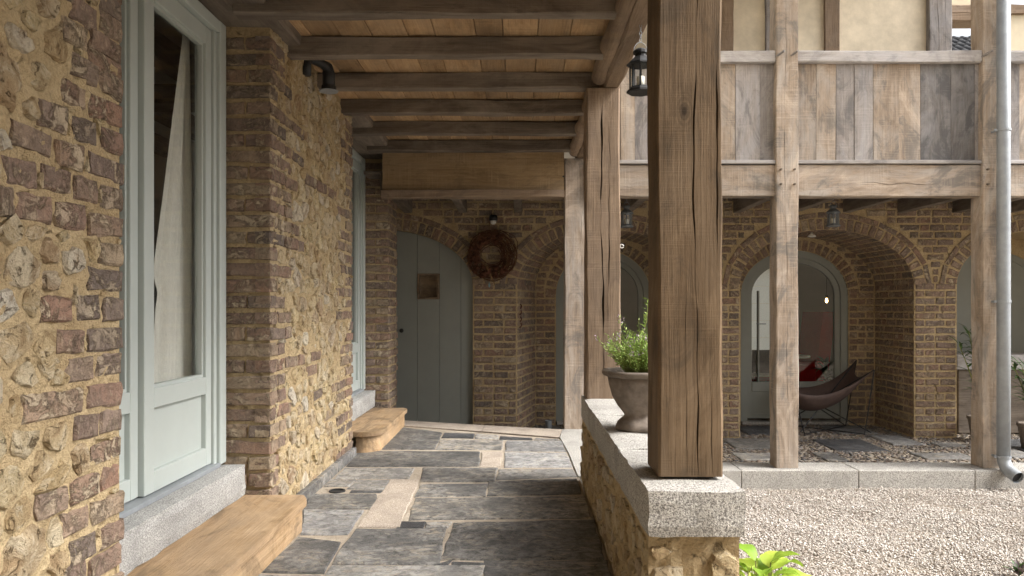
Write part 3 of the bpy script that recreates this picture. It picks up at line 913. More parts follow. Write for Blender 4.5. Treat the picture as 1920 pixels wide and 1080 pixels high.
# the wall between the two doors
mw = thing('stone_wall', 'lit rubble stone wall with brick corners between the two glazed doors', 'wall')
Y0, Y1 = 3.406, 5.07
mb = MB()
rough_sheet(mb, Y0 + .008, Y1 - .008, -.05, 2.34, lambda u, v, d: (XW - .007 + d, u, v), .004, .03)
mb.add([(XW - .007, Y0 + .008, -.05), (XW - .007, Y0 + .008, 2.34), (-1.40, Y0 + .008, 2.34), (-1.40, Y0 + .008, -.05)], [(0, 1, 2, 3)])
mb.add([(XW - .007, Y1 - .008, -.05), (XW - .007, Y1 - .008, 2.34), (-1.40, Y1 - .008, 2.34), (-1.40, Y1 - .008, -.05)], [(0, 1, 2, 3)])
mb.add([(-1.40, Y0 + .008, -.05), (-1.40, Y0 + .008, 2.34), (-1.40, Y1 - .008, 2.34), (-1.40, Y1 - .008, -.05)], [(0, 1, 2, 3)])
mb.build('mortar', 'mortar', mw)
CHM = .0738
rows = []
for i in range(31):
    z = .03 + CHM * (i + .5)
    if z > 2.27: break
    full = (i % 2 == 0) if WR.random() < .85 else (i % 2 == 1)
    # reveal that faces the camera: one stretcher, or two headers
    h = CHM - WR.uniform(.015, .021)
    if full:
        brick(mw, (-1.2475, Y0, z), .222, h, '-y', proud=WR.uniform(-.001, .006), tilt=WR.gauss(0, .015))
    else:
        k = WR.uniform(-.012, .012)
        brick(mw, (-1.303 + k / 2, Y0, z), .10 + k, h, '-y', proud=WR.uniform(-.001, .006), tilt=WR.gauss(0, .015))
        brick(mw, (-1.190 + k / 2, Y0, z), .108 - k, h, '-y', proud=WR.uniform(-.001, .006), tilt=WR.gauss(0, .015))
    seq = []
    y = Y0 - .003
    for k in range(WR.choice([1, 2, 2, 3]) if z > .35 else WR.choice([1, 1, 2])):
        w = (.1 if full else .205) if k == 0 else WR.choice([.1, .105, .2])
        if k == 0 and z < .5: w = min(w, .12)
        seq.append((y, y + w)); y += w + .014
    y = Y1 + .002
    for k in range(WR.choice([1, 1, 2, 2, 3])):
        w = WR.choice([.1, .2, .105])
        seq.append((y - w, y)); y -= w + .014
    if 1.55 < z < 1.95 and WR.random() < .25:
        yy = Y0 + WR.uniform(.4, .6)
        for k in range(2): seq.append((yy, yy + .2)); yy += .215
    if WR.random() < .18:
        yy = WR.uniform(3.9, 4.5); seq.append((yy, yy + .2))
    rows.append((z, seq))
side_wall(mw, Y0 + .02, Y1 - .02, .02, 2.3, rows, WR, CHM, dict(size=(.050, .115), gap=(.003, .013), squash=1.2, miss=.03))
for (a, b, k) in [(3.44, 3.62, 'b'), (3.63, 4.2, 'd'), (4.21, 4.55, 'g'), (4.56, 5.06, 'b')]:
    MB().box(XW - .004, XW + .028, a, b, -.01, .055, .004).build('skirting_stone', 'slate_' + k, mw)

# the stub of wall beyond the second door
fw = thing('stone_wall', 'narrow brick wall end beside the arched plank door', 'wall')
Y2, Y3 = 6.45, 6.90
mb = MB()
mb.box(-1.40, XW - .007, Y2 + .007, Y3, ZG, 2.3)
mb.build('mortar', 'mortar', fw)
MB().box(-1.95, -1.80, 6.55, 7.62, ZG, 2.4).box(-1.80, -1.401, 6.62, 6.88, ZG, 2.3).build('return_wall', 'mortar', fw)
for i in range(33):
    z = -.1 + CHM * (i + .5)
    h = CHM - WR.uniform(.015, .021)
    if z > 2.24: break
    if i % 2:
        brick(fw, (-1.2475, Y2, z), .222, h, '-y', proud=WR.uniform(-.001, .006), tilt=WR.gauss(0, .02))
    else:
        brick(fw, (-1.303, Y2, z), .10, h, '-y', proud=WR.uniform(-.001, .006), tilt=WR.gauss(0, .02))
        brick(fw, (-1.190, Y2, z), .108, h, '-y', proud=WR.uniform(-.001, .006), tilt=WR.gauss(0, .02))
    y = Y2 - .002
    k = 0
    while y < Y3 - .08:
        w = (.1 if i % 2 else .2) if k == 0 else WR.choice([.1, .2, .2])
        w = min(w, Y3 - y)
        brick(fw, (XW, y + w / 2, z), w, h, '+x', proud=WR.uniform(-.002, .01), tilt=WR.gauss(0, .02))
        y += w + .014; k += 1

# ------------------------------------------------------------------ low wall with granite coping
lw = thing('low_wall', 'low rubble wall with thick granite coping beside the slate passage', 'wall')
LX0, LX1, LY0, LY1 = .362, .618, 2.105, 4.34
mb = MB()
mb.box(LX0 + .012, LX1 - .012, LY0 + .012, LY1 - .012, ZC - .1, .357)
rough_sheet(mb, LY0, LY1, -.03, .357, lambda u, v, d: (LX0 + d, u, v), .005, .03)
rough_sheet(mb, LX0, LX1, ZC - .05, .357, lambda u, v, d: (u, LY0 + d, v), .006, .03)
rough_sheet(mb, LY0, LY1, ZC - .05, .357, lambda u, v, d: (LX1 + d, u, v), .005, .05)
mb.build('mortar', 'mortar', lw)
for (u, v, pts) in rubble_outlines(LY0 + .02, LY1 - .02, .0, .345, [], WR, size=(.05, .11), gap=(.006, .018), squash=1.5, miss=.05):
    obj('stone', stone_mesh([(-a, b) for a, b in pts][::-1], WR, WR.uniform(.004, .012)), lw, (LX0 - .001, u, v), (0, 0, -math.pi / 2))
for (u, v, pts) in rubble_outlines(LX0 + .005, LX1 - .005, -.2, .33, [], WR, size=(.05, .10), gap=(.010, .02), squash=2.0, miss=.0):
    obj('stone', stone_mesh(pts, WR, WR.uniform(.008, .02)), lw, (u, LY0 - .002, v))

def coping(parent, x0, x1, y0, y1, z0, z1, r):
    """hewn granite block with a slightly uneven surface and broken arrises"""
    nx, ny, nz = 6, max(4, int((y1 - y0) / .06)), 4
    idx, V, F = {}, [], []
    def vid(i, j, k):
        if (i, j, k) not in idx:
            idx[i, j, k] = len(V)
            e = (i in (0, nx)) + (j in (0, ny)) + (k in (0, nz))
            a = .0022 if e == 1 else .0035
            q = .004 if e >= 2 else 0
            sx = q if i == 0 else (-q if i == nx else 0)
            sy = q if j == 0 else (-q if j == ny else 0)
            sz = q if k == 0 else (-q if k == nz else 0)
            V.append((x0 + (x1 - x0) * i / nx + r.uniform(-a, a) + sx, y0 + (y1 - y0) * j / ny + r.uniform(-a, a) * .8 + sy,
                      z0 + (z1 - z0) * k / nz + r.uniform(-a, a) * .7 + sz))
        return idx[i, j, k]
    for i in range(nx):
        for j in range(ny):
            F.append((vid(i, j, nz), vid(i + 1, j, nz), vid(i + 1, j + 1, nz), vid(i, j + 1, nz)))
            F.append((vid(i, j, 0), vid(i, j + 1, 0), vid(i + 1, j + 1, 0), vid(i + 1, j, 0)))
        for k in range(nz):
            F.append((vid(i, 0, k), vid(i + 1, 0, k), vid(i + 1, 0, k + 1), vid(i, 0, k + 1)))
            F.append((vid(i, ny, k), vid(i, ny, k + 1), vid(i + 1, ny, k + 1), vid(i + 1, ny, k)))
    for j in range(ny):
        for k in range(nz):
            F.append((vid(0, j, k), vid(0, j, k + 1), vid(0, j + 1, k + 1), vid(0, j + 1, k)))
            F.append((vid(nx, j, k), vid(nx, j + 1, k), vid(nx, j + 1, k + 1), vid(nx, j, k + 1)))
    return obj('coping_stone', from_np('coping_stone', V, F, 'granite'), parent)
for (a, b) in [(2.074, 2.70), (2.704, 3.55), (3.554, 4.36)]:
    coping(lw, .354, .631, a, b, .357, .492, WR)

# ------------------------------------------------------------------ arcade wall with its vaulted recesses
YF, YB, ZT = 7.49, 8.33, 2.14
ARCH = [(-1.374, .90, 1.225, .56), (.877, .904, 1.225, .56), (3.083, .873, 1.225, .56), (5.26, .875, 1.225, .56)]
INNER = [None, (.93, .53, 1.14, .50), (3.065, .60, 1.14, .50), (5.26, .60, 1.14, .50)]
aw = thing('arcade_wall', 'long brick wall of round arches and piers behind the gallery', 'wall')
def splay(cx, a, x, y):
    """the recess beside the wreath narrows towards its door: only its left jamb leans in"""
    if abs(cx - ARCH[1][0]) > .01: return 0.0
    return .20 * max(0.0, min(1.0, (y - YF) / (YB - YF))) * max(0.0, (cx - x) / a)
def arch_sheet(mb, archs, x0, x1, y, z0, z1, n=28):
    x = x0
    for (cx, a, sp, b) in archs:
        if x < cx - a:
            mb.add([(x, y, z0), (cx - a, y, z0), (cx - a, y, z1), (x, y, z1)], [(0, 1, 2, 3)])
        pts = [(cx - a * math.cos(math.pi * k / n), sp + b * math.sin(math.pi * k / n)) for k in range(n + 1)]
        for p, q in zip(pts, pts[1:]):
            mb.add([(p[0], y, p[1]), (q[0], y, q[1]), (q[0], y, z1), (p[0], y, z1)], [(0, 1, 2, 3)])
        x = cx + a
    if x < x1:
        mb.add([(x, y, z0), (x1, y, z0), (x1, y, z1), (x, y, z1)], [(0, 1, 2, 3)])
mb = MB()
arch_sheet(mb, ARCH, -2.6, 6.8, YF + .007, ZG - .02, ZT + .3)
for (cx, a, sp, b) in ARCH:
    n = 28
    A, B = a + .006, b + .006
    pts = [(cx - A, ZG - .02)] + [(cx - A * math.cos(math.pi * k / n), sp + B * math.sin(math.pi * k / n)) for k in range(n + 1)] + [(cx + A, ZG - .02)]
    for p, q in zip(pts, pts[1:]):
        mb.add([(p[0], YF + .007, p[1]), (q[0], YF + .007, q[1]), (q[0] + splay(cx, a, q[0], YB), YB + .02, q[1]), (p[0] + splay(cx, a, p[0], YB), YB + .02, p[1])], [(0, 1, 2, 3)])
arch_sheet(mb, [i for i in INNER if i], -.3, 6.8, YB + .007, ZG - .02, ZT)
mb.box(-2.6, 6.8, YF + .3, YB + .3, ZT + .001, ZT + .3)
mb.build('mortar', 'mortar', aw)

def arch_half(cx, a, sp, b, z):
    if z <= sp: return a
    q = (z - sp) / b
    return a * math.sqrt(1 - q * q) if q < 1 else -1
AR = random.Random(77)
nb = 0
HID = []
RING = .178
i = 0
while True:
    z = ZG + CHM * (i + .5)
    if z > ZT - .02: break
    iv, x = [], -.6 if z < 1.2 else -1.75
    for (cx, a, sp, b) in ARCH:
        if z <= sp: hw = a + .004
        else: hw = max(arch_half(cx, a + RING, sp, b + RING, z - CHM / 2), 0) + .008
        if z > sp and arch_half(cx, a + RING, sp, b + RING, z - CHM / 2) < 0: continue
        if cx - hw - x > .045: iv.append((x, cx - hw))
        x = cx + hw
    iv.append((x, 6.7))
    for (p, q) in iv:
        q2 = min(q, 5.3)
        if q2 - p < .04: continue
        for (s0, s1) in run(p + .002, q2 - .002, AR, i, .019, first=(.1 if i % 2 else .205)):
            if s1 - s0 < .03: continue
            if 1.3 < (s0 + s1) / 2 < 2.0:       # behind the front post: joined with the recess bricks below
                HID.append(((s0 + s1) / 2, z, s1 - s0)); continue
            brick(aw, ((s0 + s1) / 2, YF, z), s1 - s0, CHM - AR.uniform(.016, .022), '-y', proud=AR.uniform(-.002, .007), tilt=AR.gauss(0, .012))
            nb += 1
    i += 1
def ellipse_walk(cx, a, sp, b, step):
    n = 900
    P = [(cx - a * math.cos(math.pi * k / n), sp + b * math.sin(math.pi * k / n)) for k in range(n + 1)]
    L = [0]
    for p, q in zip(P, P[1:]): L.append(L[-1] + math.hypot(q[0] - p[0], q[1] - p[1]))
    m = round(L[-1] / step)
    out = []
    for k in range(m):
        s = L[-1] * (k + .5) / m
        j = next(t for t in range(len(L)) if L[t] >= s)
        th = math.pi * j / n
        nx, nz = -math.cos(th) / a, math.sin(th) / b
        l = math.hypot(nx, nz)
        out.append((P[j][0], P[j][1], nx / l, nz / l, L[-1] / m))
    return out
for (cx, a, sp, b) in ARCH:
    for (x, z, nx, nz, st) in ellipse_walk(cx, a, sp, b, .074):
        if x < -1.75 or x > 5.3: continue
        L_ = .104 + AR.uniform(-.004, .006)
        brick(aw, (x + nx * (.003 + L_ / 2), YF, z + nz * (.003 + L_ / 2)), L_, st - .015, '-y', name='voussoir', tilt=-math.atan2(nz, nx) + AR.gauss(0, .02), proud=AR.uniform(-.001, .008))
    for (x, z, nx, nz, st) in ellipse_walk(cx, a + .145, sp, b + .145, .205):
        if x < -1.75 or x > 5.3: continue
        brick(aw, (x, YF, z), st - .016, .05, '-y', name='voussoir', tilt=-math.atan2(-nx, nz) + AR.gauss(0, .01), proud=AR.uniform(-.001, .008))

# bricks inside the recesses (sides, vault, rear wall): joined, too dim and small to pick apart
sb = MB()
def put(mb, r, w, h, M4):
    V, F = brick_geo(r, w, h, .04)
    mb.add([M4 @ Vector(p) for p in V], F)
def frame_mat(pos, ex, en, ez):
    """local x -> ex, local -y -> en (out of the surface), local z -> ez"""
    m = Matrix.Identity(4)
    ex, en, ez = Vector(ex), Vector(en), Vector(ez)
    for k in range(3):
        m[k][0], m[k][1], m[k][2], m[k][3] = ex[k], -en[k], ez[k], pos[k]
    return m
for (x, z, w) in HID:
    put(sb, AR, w, CHM - AR.uniform(.016, .022), frame_mat((x, YF, z), (1, 0, 0), (0, -1, 0), (0, 0, 1)))
for (cx, a, sp, b), inn in zip(ARCH, INNER):
    if inn is None: continue
    if cx > 5: continue
    for sgn in (-1, 1):
        i = 0
        while ZG + CHM * (i + .5) < sp:
            z = ZG + CHM * (i + .5)
            for (s0, s1) in run(YF + .015, YB, AR, i, .019, first=(.205 if i % 2 else .1)):
                put(sb, AR, s1 - s0, CHM - AR.uniform(.016, .022), frame_mat((cx + sgn * (a + AR.uniform(-.004, .002)) + splay(cx, a, cx + sgn * a, (s0 + s1) / 2), (s0 + s1) / 2, z),
                    Vector((sgn * splay(cx, a, cx + sgn * a, YB) / (YB - YF), sgn, 0)).normalized(), Vector((-sgn, sgn * splay(cx, a, cx + sgn * a, YB) / (YB - YF), 0)).normalized(), (0, 0, 1)))
            i += 1
    for k, (x, z, nx, nz, st) in enumerate(ellipse_walk(cx, a, sp, b, .074)):
        for (s0, s1) in run(YF + .02, YB, AR, k, .015, first=(.2 if k % 2 else .1)):
            put(sb, AR, s1 - s0, st - .015, frame_mat((x + splay(cx, a, x, (s0 + s1) / 2), (s0 + s1) / 2, z),
                Vector((splay(cx, a, x, YB) / (YB - YF), 1, 0)).normalized(), (-nx, 0, -nz), (nz, 0, -nx)))
    icx, ia, isp, ib = inn
    i = 0
    while True:
        z = ZG + CHM * (i + .5)
        if z > 1.85: break
        hw = max(0, arch_half(icx, ia + .125, isp, ib + .125, z - CHM / 2)) if z > isp else ia + .004
        ho = arch_half(cx, a, sp, b, z)
        for (p, q) in ((cx - ho, icx - hw), (icx + hw, cx + ho)):
            p += splay(cx, a, p, YB)
            if ho < 0 or q - p < .04: continue
            for (s0, s1) in run(p, q, AR, i, .019, first=(.1 if i % 2 else .19)):
                put(sb, AR, s1 - s0, CHM - AR.uniform(.016, .022), frame_mat(((s0 + s1) / 2, YB, z), (1, 0, 0), (0, -1, 0), (0, 0, 1)))
        i += 1
    for (x, z, nx, nz, st) in ellipse_walk(icx, ia, isp, ib, .072):
        put(sb, AR, .11, st - .015, frame_mat((x + nx * .062, YB - .001, z + nz * .062), (nx, 0, nz), (0, -1, 0), (-nz, 0, nx)))
o = sb.build('recess_bricks', 'brick', aw)
o['kind'] = 'stuff'
#%%PART3
# ------------------------------------------------------------------ porch roof: joists, boards, plate and logs
PR = random.Random(5)
pr = thing('porch_roof', 'timber porch ceiling of dark joists and honey coloured boards', 'ceiling')
JY = [.4, .95, 1.5, 2.05, 2.6, 3.146, 3.655, 4.217, 4.762, 5.323, 5.907]
for k, y in enumerate(JY):
    timber('joist', 'old_x', pr, 'x', -1.21, .445, y, y + .078, 2.24 + PR.uniform(-.002, .002), 2.331, wob=.0028, ch=.006, seed=60 + k)
x = -1.42
while x < .56:
    w = PR.uniform(.115, .215)
    cuts = [-2.5] + sorted(PR.sample([JY[1], JY[3], JY[5], JY[6], JY[7], JY[8], JY[9]], 3)) + [6.30]
    for a, b in zip(cuts, cuts[1:]):
        MB().box(x + .0015, min(x + w, .58) - .0015, a + .041, b + .039, 2.332 + PR.uniform(0, .004), 2.362, .002).build('board', 'new_y', pr)
    x += w
plate = timber('plate_beam', 'oak_y', pr, 'y', -2.5, 6.30, .462, .556, 2.226, 2.45, wob=.006, ch=.012, seed=4)
for k, (a, b) in enumerate([(-1.5, 4.125), (4.365, 6.085)]):
    n = 26
    pts = [(.441 + .006 * math.sin(i * .7 + k), a + (b - a) * i / n, 2.274 + .004 * math.sin(i * 1.1)) for i in range(n + 1)]
    MB().tube(pts, [.046 + .0025 * math.sin(i * 1.9) for i in range(n + 1)], 14).build('log_rail', 'oak_y', pr, True)
MB().box(-5.2, .54, -3, 6.05, 2.46, 4.9).build('upper_storey', 'plaster', pr)
MB().box(-1.45, -1.142, -2.5, 6.05, 2.41, 2.456).build('wall_plate', 'old_y', pr)

bh = thing('sky_block', 'unseen plastered block added behind the viewer to cut the sky light', 'house')
MB().box(-5.2, 9.0, -8.0, -3.4, ZC, 6.5).build('wall', 'plaster', bh)  # added out of view to keep sky light off camera-facing surfaces

lintel = timber('door_lintel', 'old_y', None, 'y', 1.75, 3.78, -1.43, -1.07, 2.283, 2.405, wob=.003, ch=.008, seed=9)
tag(lintel, 'old brown timber lintel above the nearest glazed door', 'lintel', kind='thing')
lint2 = timber('door_lintel', 'old_y', None, 'y', 4.93, 6.62, -1.43, -1.045, 2.283, 2.405, wob=.004, ch=.01, seed=10)
tag(lint2, 'old timber lintel above the farther glazed door', 'lintel', kind='thing')
stub = timber('beam_stub', 'rust', None, 'x', -1.16, -1.07, 4.86, 4.93, 2.29, 2.33, seed=12)
tag(stub, 'short brown beam end resting on the top of the rubble wall', 'beam', kind='thing')

# ------------------------------------------------------------------ posts
def wig(base, amp, f1, ph):
    return lambda t: base + amp * math.sin(t * f1 + ph) + amp * .5 * math.sin(t * f1 * 2.7 + ph * 2) + amp * .25 * math.sin(t * f1 * 9 + ph)
p1 = timber('oak_post', 'oak_front', None, 'z', .502, 2.224, .407, .597, 2.20, 2.388, seg=120, wob=.0018, ch=.006, seed=31,
            cracks=[(0, wig(.60, .035, 5, 2.2), .0030, .05, .0, .95), (0, wig(.42, .015, 7, .5), .0014, .03, .0, .36),
                    (0, wig(.80, .03, 6, 1.5), .0016, .03, .0, .24), (0, wig(.93, .012, 9, .4), .003, .015, .35, .85)])
MB().box(.43, .575, 2.225, 2.365, .4925, .5025).build('post_shoe', 'black', p1)
tag(p1, 'massive dark oak post with long drying cracks on the granite coping in front', 'post', kind='thing')
p2 = timber('oak_post', 'oak_z', None, 'z', .4935, 2.224, .370, .559, 4.155, 4.335, seg=90, wob=.0022, ch=.007, seed=32,
            cracks=[(0, wig(.47, .03, 6, .9), .0058, .06, .0, .995), (0, wig(.66, .03, 7, 2.9), .003, .03, .25, .9)])
tag(p2, 'split brown oak post at the far end of the granite coping', 'post', kind='thing')
p3 = timber('oak_post', 'weather_z', None, 'z', .0045, 2.226, .366, .546, 6.125, 6.30, seg=30, wob=.0022, ch=.007, seed=33,
            cracks=[(0, wig(.8, .03, 6, .3), .0018, .03, .3, .8)])
tag(p3, 'grey weathered corner post standing on the granite edging', 'post', kind='thing')
p4 = timber('oak_post', 'weather_z', None, 'z', ZG + .004, 4.45, 2.072, 2.252, 6.035, 6.205, seg=60, wob=.0022, ch=.007, seed=34,
            cracks=[(0, wig(.45, .06, 6, 1.1), .0020, .03, .02, .98), (0, wig(.75, .03, 8, .2), .001, .02, .0, .2)])
tag(p4, 'pale sawn oak gallery post in front of the arched glass door and leather chair', 'post', kind='thing')
p5 = timber('oak_post', 'weather_z', None, 'z', ZG + .004, 4.45, 3.745, 3.925, 6.035, 6.205, seg=60, wob=.0025, ch=.007, seed=35,
            cracks=[(3, wig(.55, .05, 5, .4), .0024, .03, .02, .98), (0, wig(.75, .05, 8, 1.2), .0012, .02, .05, .4)])
tag(p5, 'pale sawn oak gallery post beside the zinc downpipe', 'post', kind='thing')
for o_, xs in ((p4, (2.105, 2.215)), (p5, (3.775,))):
    for x in xs:
        for z in (2.12, 2.0):
            MB().tube([(x, 6.06, z), (x, 6.012, z - .004)], .0085, 8).build('peg', 'old_z', o_)
        MB().tube([(x - .03, 6.06, 3.035), (x + .012, 5.985, 3.06)], .010, 8).build('peg', 'grey_z', o_)
MB().tube([(.36, 6.16, 2.08), (.355, 6.11, 2.075)], .008, 8).build('peg', 'black', p3)
eye = MB().tube([(.559 + .012 + .010 * math.cos(a), 4.19, 1.345 + .010 * math.sin(a)) for a in [k * .55 for k in range(12)]], .0028, 6).tube([(.55, 4.19, 1.345), (.563, 4.19, 1.345)], .0028, 6).build('screw_eye', 'white')
tag(eye, 'tiny pale screw eye in the side of the split brown post', 'hook', kind='thing')

# ------------------------------------------------------------------ gallery balcony
bal = thing('balcony', 'weathered oak balcony with vertical board parapet above the gallery', 'balcony')
for k, (a, b) in enumerate([(.547, 2.071), (2.253, 3.744), (3.926, 6.6)]):
    timber('beam', 'weather_x', bal, 'x', a, b, 6.068, 6.20, 1.906, 2.163, wob=.0025, ch=.006, seed=80 + k,
           cracks=[(3, wig(.5, .2, 3, k), .002, .03, .1, .9), (0, lambda t: .5, .001, .01, .2, .5)])
    MB().box(a, b, 6.048, 6.19, 2.168, 2.198, .004).build('ledge', 'grey_x', bal)
    timber('rail', 'grey_x', bal, 'x', a, b, 6.055, 6.16, 2.992, 3.088, wob=.0018, ch=.008, seed=90 + k)
def parapet(xs, slant=None):
    for k, (a, b) in enumerate(zip(xs, xs[1:])):
        r = random.Random(int(a * 1000))
        s0, s1 = r.uniform(-.008, .008), r.uniform(-.004, .004)
        y = 6.098 + r.uniform(0, .006)
        V = [(a + .002, b - .002)]
        MB().prism([(a + .0015 + s1, 2.199), (b - .0015 + s1, 2.199), (b - .0015, 2.991), (a + .0015, 2.991)], lambda u, v, d: (u, d, v), y, y + .025).build('board', 'dark_z' if 3.2 < a < 3.7 or a > 4.2 else ('weather_z' if (k * 7 + int(a * 10)) % 5 < 3 else 'grey_z'), bal)
sc_ = lambda px: (px - 975) * 6.1 / 1400
parapet([.60, .82, sc_(1190), 1.18, 1.40, 1.60, sc_(1379), sc_(1425), 2.08])
parapet([2.246, sc_(1531), sc_(1568), sc_(1602), sc_(1637), sc_(1685), sc_(1726), sc_(1783), sc_(1828), 3.75])
parapet([3.92, 4.08, 4.25, 4.42, 4.60, 4.80, 5.0])
for k in range(-6, 8):
    x = 2.18 + .55 * k
    timber('floor_joist', 'old_y', bal, 'y', 6.20, 7.56, x - .04, x + .04, 1.952, 2.108, seg=6, wob=.002, ch=.005, seed=120 + k)
for k in range(7):
    y = 6.205 + k * .184
    MB().box(-1.3, 6.6, y, y + .181, 2.110, 2.136, .002).build('deck_board', 'old_x', bal)
timber('fascia_board', 'new_x', bal, 'x', -1.13, .362, 6.13, 6.19, 1.968, 2.325, wob=.002, ch=.004, seed=141)
timber('fascia_ledge', 'oak_x', bal, 'x', -1.13, .362, 6.075, 6.21, 1.900, 1.962, wob=.003, ch=.006, seed=142)

# ------------------------------------------------------------------ upper storey behind the balcony
uw = thing('timber_framed_wall', 'cream plaster wall with dark timber studs above the balcony', 'wall')
MB().box(-.3, 4.10, 7.50, 7.8, 2.142, 5.2).build('plaster_panel', 'plaster', uw)
for k, (a, b, mt) in enumerate([(1.98, 2.14, 'oak_z'), (2.46, 2.62, 'grey_z'), (3.052, 3.204, 'oak_z'), (.9, 1.05, 'oak_z')]):
    timber('stud', mt, uw, 'z', 2.142, 5.0, a, b, 7.47, 7.56, seg=16, wob=.003, ch=.006, seed=150 + k)
timber('stud', 'grey_z', uw, 'z', 2.142, 5.0, 4.08, 4.305, 7.44, 7.66, seg=20, wob=.003, ch=.008, seed=160,
       cracks=[(0, wig(.4, .05, 5, .5), .003, .03, .05, .95), (0, wig(.75, .03, 5, 1.5), .002, .02, .05, .95)])
gw = thing('rendered_wall', 'pale cream rendered wall beyond the downpipe above the balcony', 'wall')
MB().box(4.93, 6.8, 7.52, 7.75, 2.142, 3.955).build('panel', 'cream', gw)
timber('top_beam', 'oak_x', gw, 'x', 4.30, 6.8, 7.48, 7.70, 3.90 + .05, 4.04, wob=.004, ch=.008, seed=171)
timber('tie_beam', 'oak_x', gw, 'x', 4.306, 4.86, 7.47, 7.69, 3.87, 3.945, wob=.003, ch=.008, seed=172)
MB().box(4.306, 4.86, 7.53, 7.66, 4.045, 5.0).build('panel', 'cream', gw)
gr_ = thing('gallery_roof', 'overhanging roof carried by the gallery posts', 'roof')
MB().add([(-1, 5.5, 4.46), (4.32, 5.5, 4.46), (4.32, 9.6, 6.9), (-1, 9.6, 6.9), (-1, 5.5, 4.6), (4.32, 5.5, 4.6), (4.32, 9.6, 7.05), (-1, 9.6, 7.05)],
         [(0, 3, 2, 1), (4, 5, 6, 7), (0, 1, 5, 4), (1, 2, 6, 5), (2, 3, 7, 6), (3, 0, 4, 7)]).build('roof_deck', 'old_x', gr_)
timber('wall_plate', 'oak_x', gr_, 'x', -.9, 4.3, 6.03, 6.21, 4.451, 4.60, seed=181)

# house behind, seen through the gap
hs = thing('house', 'distant house with grey pantile roof seen through the balcony gap', 'house', (11, 17, ZC))
MB().box(-5, 5, -.2, 7.5, 0, 6.3).build('wall', 'cream', hs)
rf = MB().add([(-5.4, -.6, 6.3), (5.4, -.6, 6.3), (5.4, 3.4, 8.85), (-5.4, 3.4, 8.85), (5.4, 7.6, 6.3), (-5.4, 7.6, 6.3)], [(0, 1, 2, 3), (3, 2, 4, 5), (0, 3, 5), (1, 4, 2)]).build('roof', 'tile', hs)
tl, th_ = math.hypot(4.0, 2.55), math.atan2(2.55, 4.0)
V, F = [], []
for j, (yy, zz) in enumerate(((-.19, .035), (.19, .012), (-.19, .0), )):
    for i in range(9):
        u = i / 8
        V.append((-.12 + .24 * u, yy, zz + .032 * math.sin(u * 2 * math.pi)))
for i in range(8):
    F += [(i, i + 1, 9 + i + 1, 9 + i), (18 + i, 18 + i + 1, i + 1, i)]
tile_me = from_np('tile', V, F, 'tile', True)
for j in range(13):
    s = .2 + j * .345
    for i in range(22):
        x = -3.2 + i * .222
        obj('tile', tile_me, rf, (x, -.6 + s * math.cos(th_), 6.3 + s * math.sin(th_) + .03), (th_, 0, 0))

# ------------------------------------------------------------------ rooms behind the glass
def shell(name, x0, x1, y0, y1, z0, z1, skip, floor_mat='roomfloor', t=.12):
    o = thing(name, None, None, kind='structure')
    del_ = set(skip)
    if 'floor' not in del_: MB().box(x0 - t, x1 + t, y0 - t, y1 + t, z0 - t, z0).build('floor', floor_mat, o)
    if 'ceil' not in del_: MB().box(x0 - t, x1 + t, y0 - t, y1 + t, z1, z1 + t).build('ceiling', 'room', o)
    if 'x0' not in del_: MB().box(x0 - t, x0, y0, y1, z0, z1).build('wall', 'room', o)
    if 'x1' not in del_: MB().box(x1, x1 + t, y0, y1, z0, z1).build('wall', 'room', o)
    if 'y0' not in del_: MB().box(x0, x1, y0 - t, y0, z0, z1).build('wall', 'room', o)
    if 'y1' not in del_: MB().box(x0, x1, y1, y1 + t, z0, z1).build('wall', 'room', o)
    return o
lr = shell('passage_room', -5.0, -1.44, -.5, 6.42, .27, 2.42, {'x1'})
tag(lr, 'dim room behind the glazed passage doors', kind='structure')
for k, x in enumerate((-1.9, -2.45, -3.0, -3.6, -4.2)):
    timber('ceiling_joist', 'old_y', lr, 'y', -.45, 6.38, x - .05, x + .05, 2.28, 2.418, seg=6, seed=200 + k)
timber('ceiling_beam', 'old_x', lr, 'x', -4.9, -1.46, 4.25, 4.42, 2.16, 2.279, seg=6, seed=208)
rr = shell('gallery_room', -2.6, 6.7, 8.46, 11.6, ZG, 2.13, {'y1', 'y0'})
tag(rr, 'dim room behind the arched glass doors', kind='structure')
wx0, wx1, wz0, wz1 = 3.46, 4.25, .25, 1.62
MB().box(-2.6, wx0, 11.6, 11.72, ZG, 2.13).box(wx1, 6.7, 11.6, 11.72, ZG, 2.13).box(wx0, wx1, 11.6, 11.72, ZG, wz0).box(wx0, wx1, 11.6, 11.72, wz1, 2.13).build('wall', 'room', rr)
MB().box(-2.6, -.3, 8.36, 8.455, ZG, 2.13).build('wall', 'room', rr)
bl = thing('window_blind', 'bright white window with folded blind seen through the arched glass door', 'window')
for k in range(5):
    z = wz0 + .02 + k * .266
    MB().box(wx0 + .03, wx1 - .03, 11.60, 11.606, z, z + .262).build('fold', 'blind', bl)
MB().box(wx0, wx0 + .03, 11.58, 11.66, wz0, wz1).box(wx1 - .03, wx1, 11.58, 11.66, wz0, wz1).box(wx0 + .03, wx1 - .03, 11.58, 11.66, wz1 - .015, wz1).build('frame', 'white', bl)

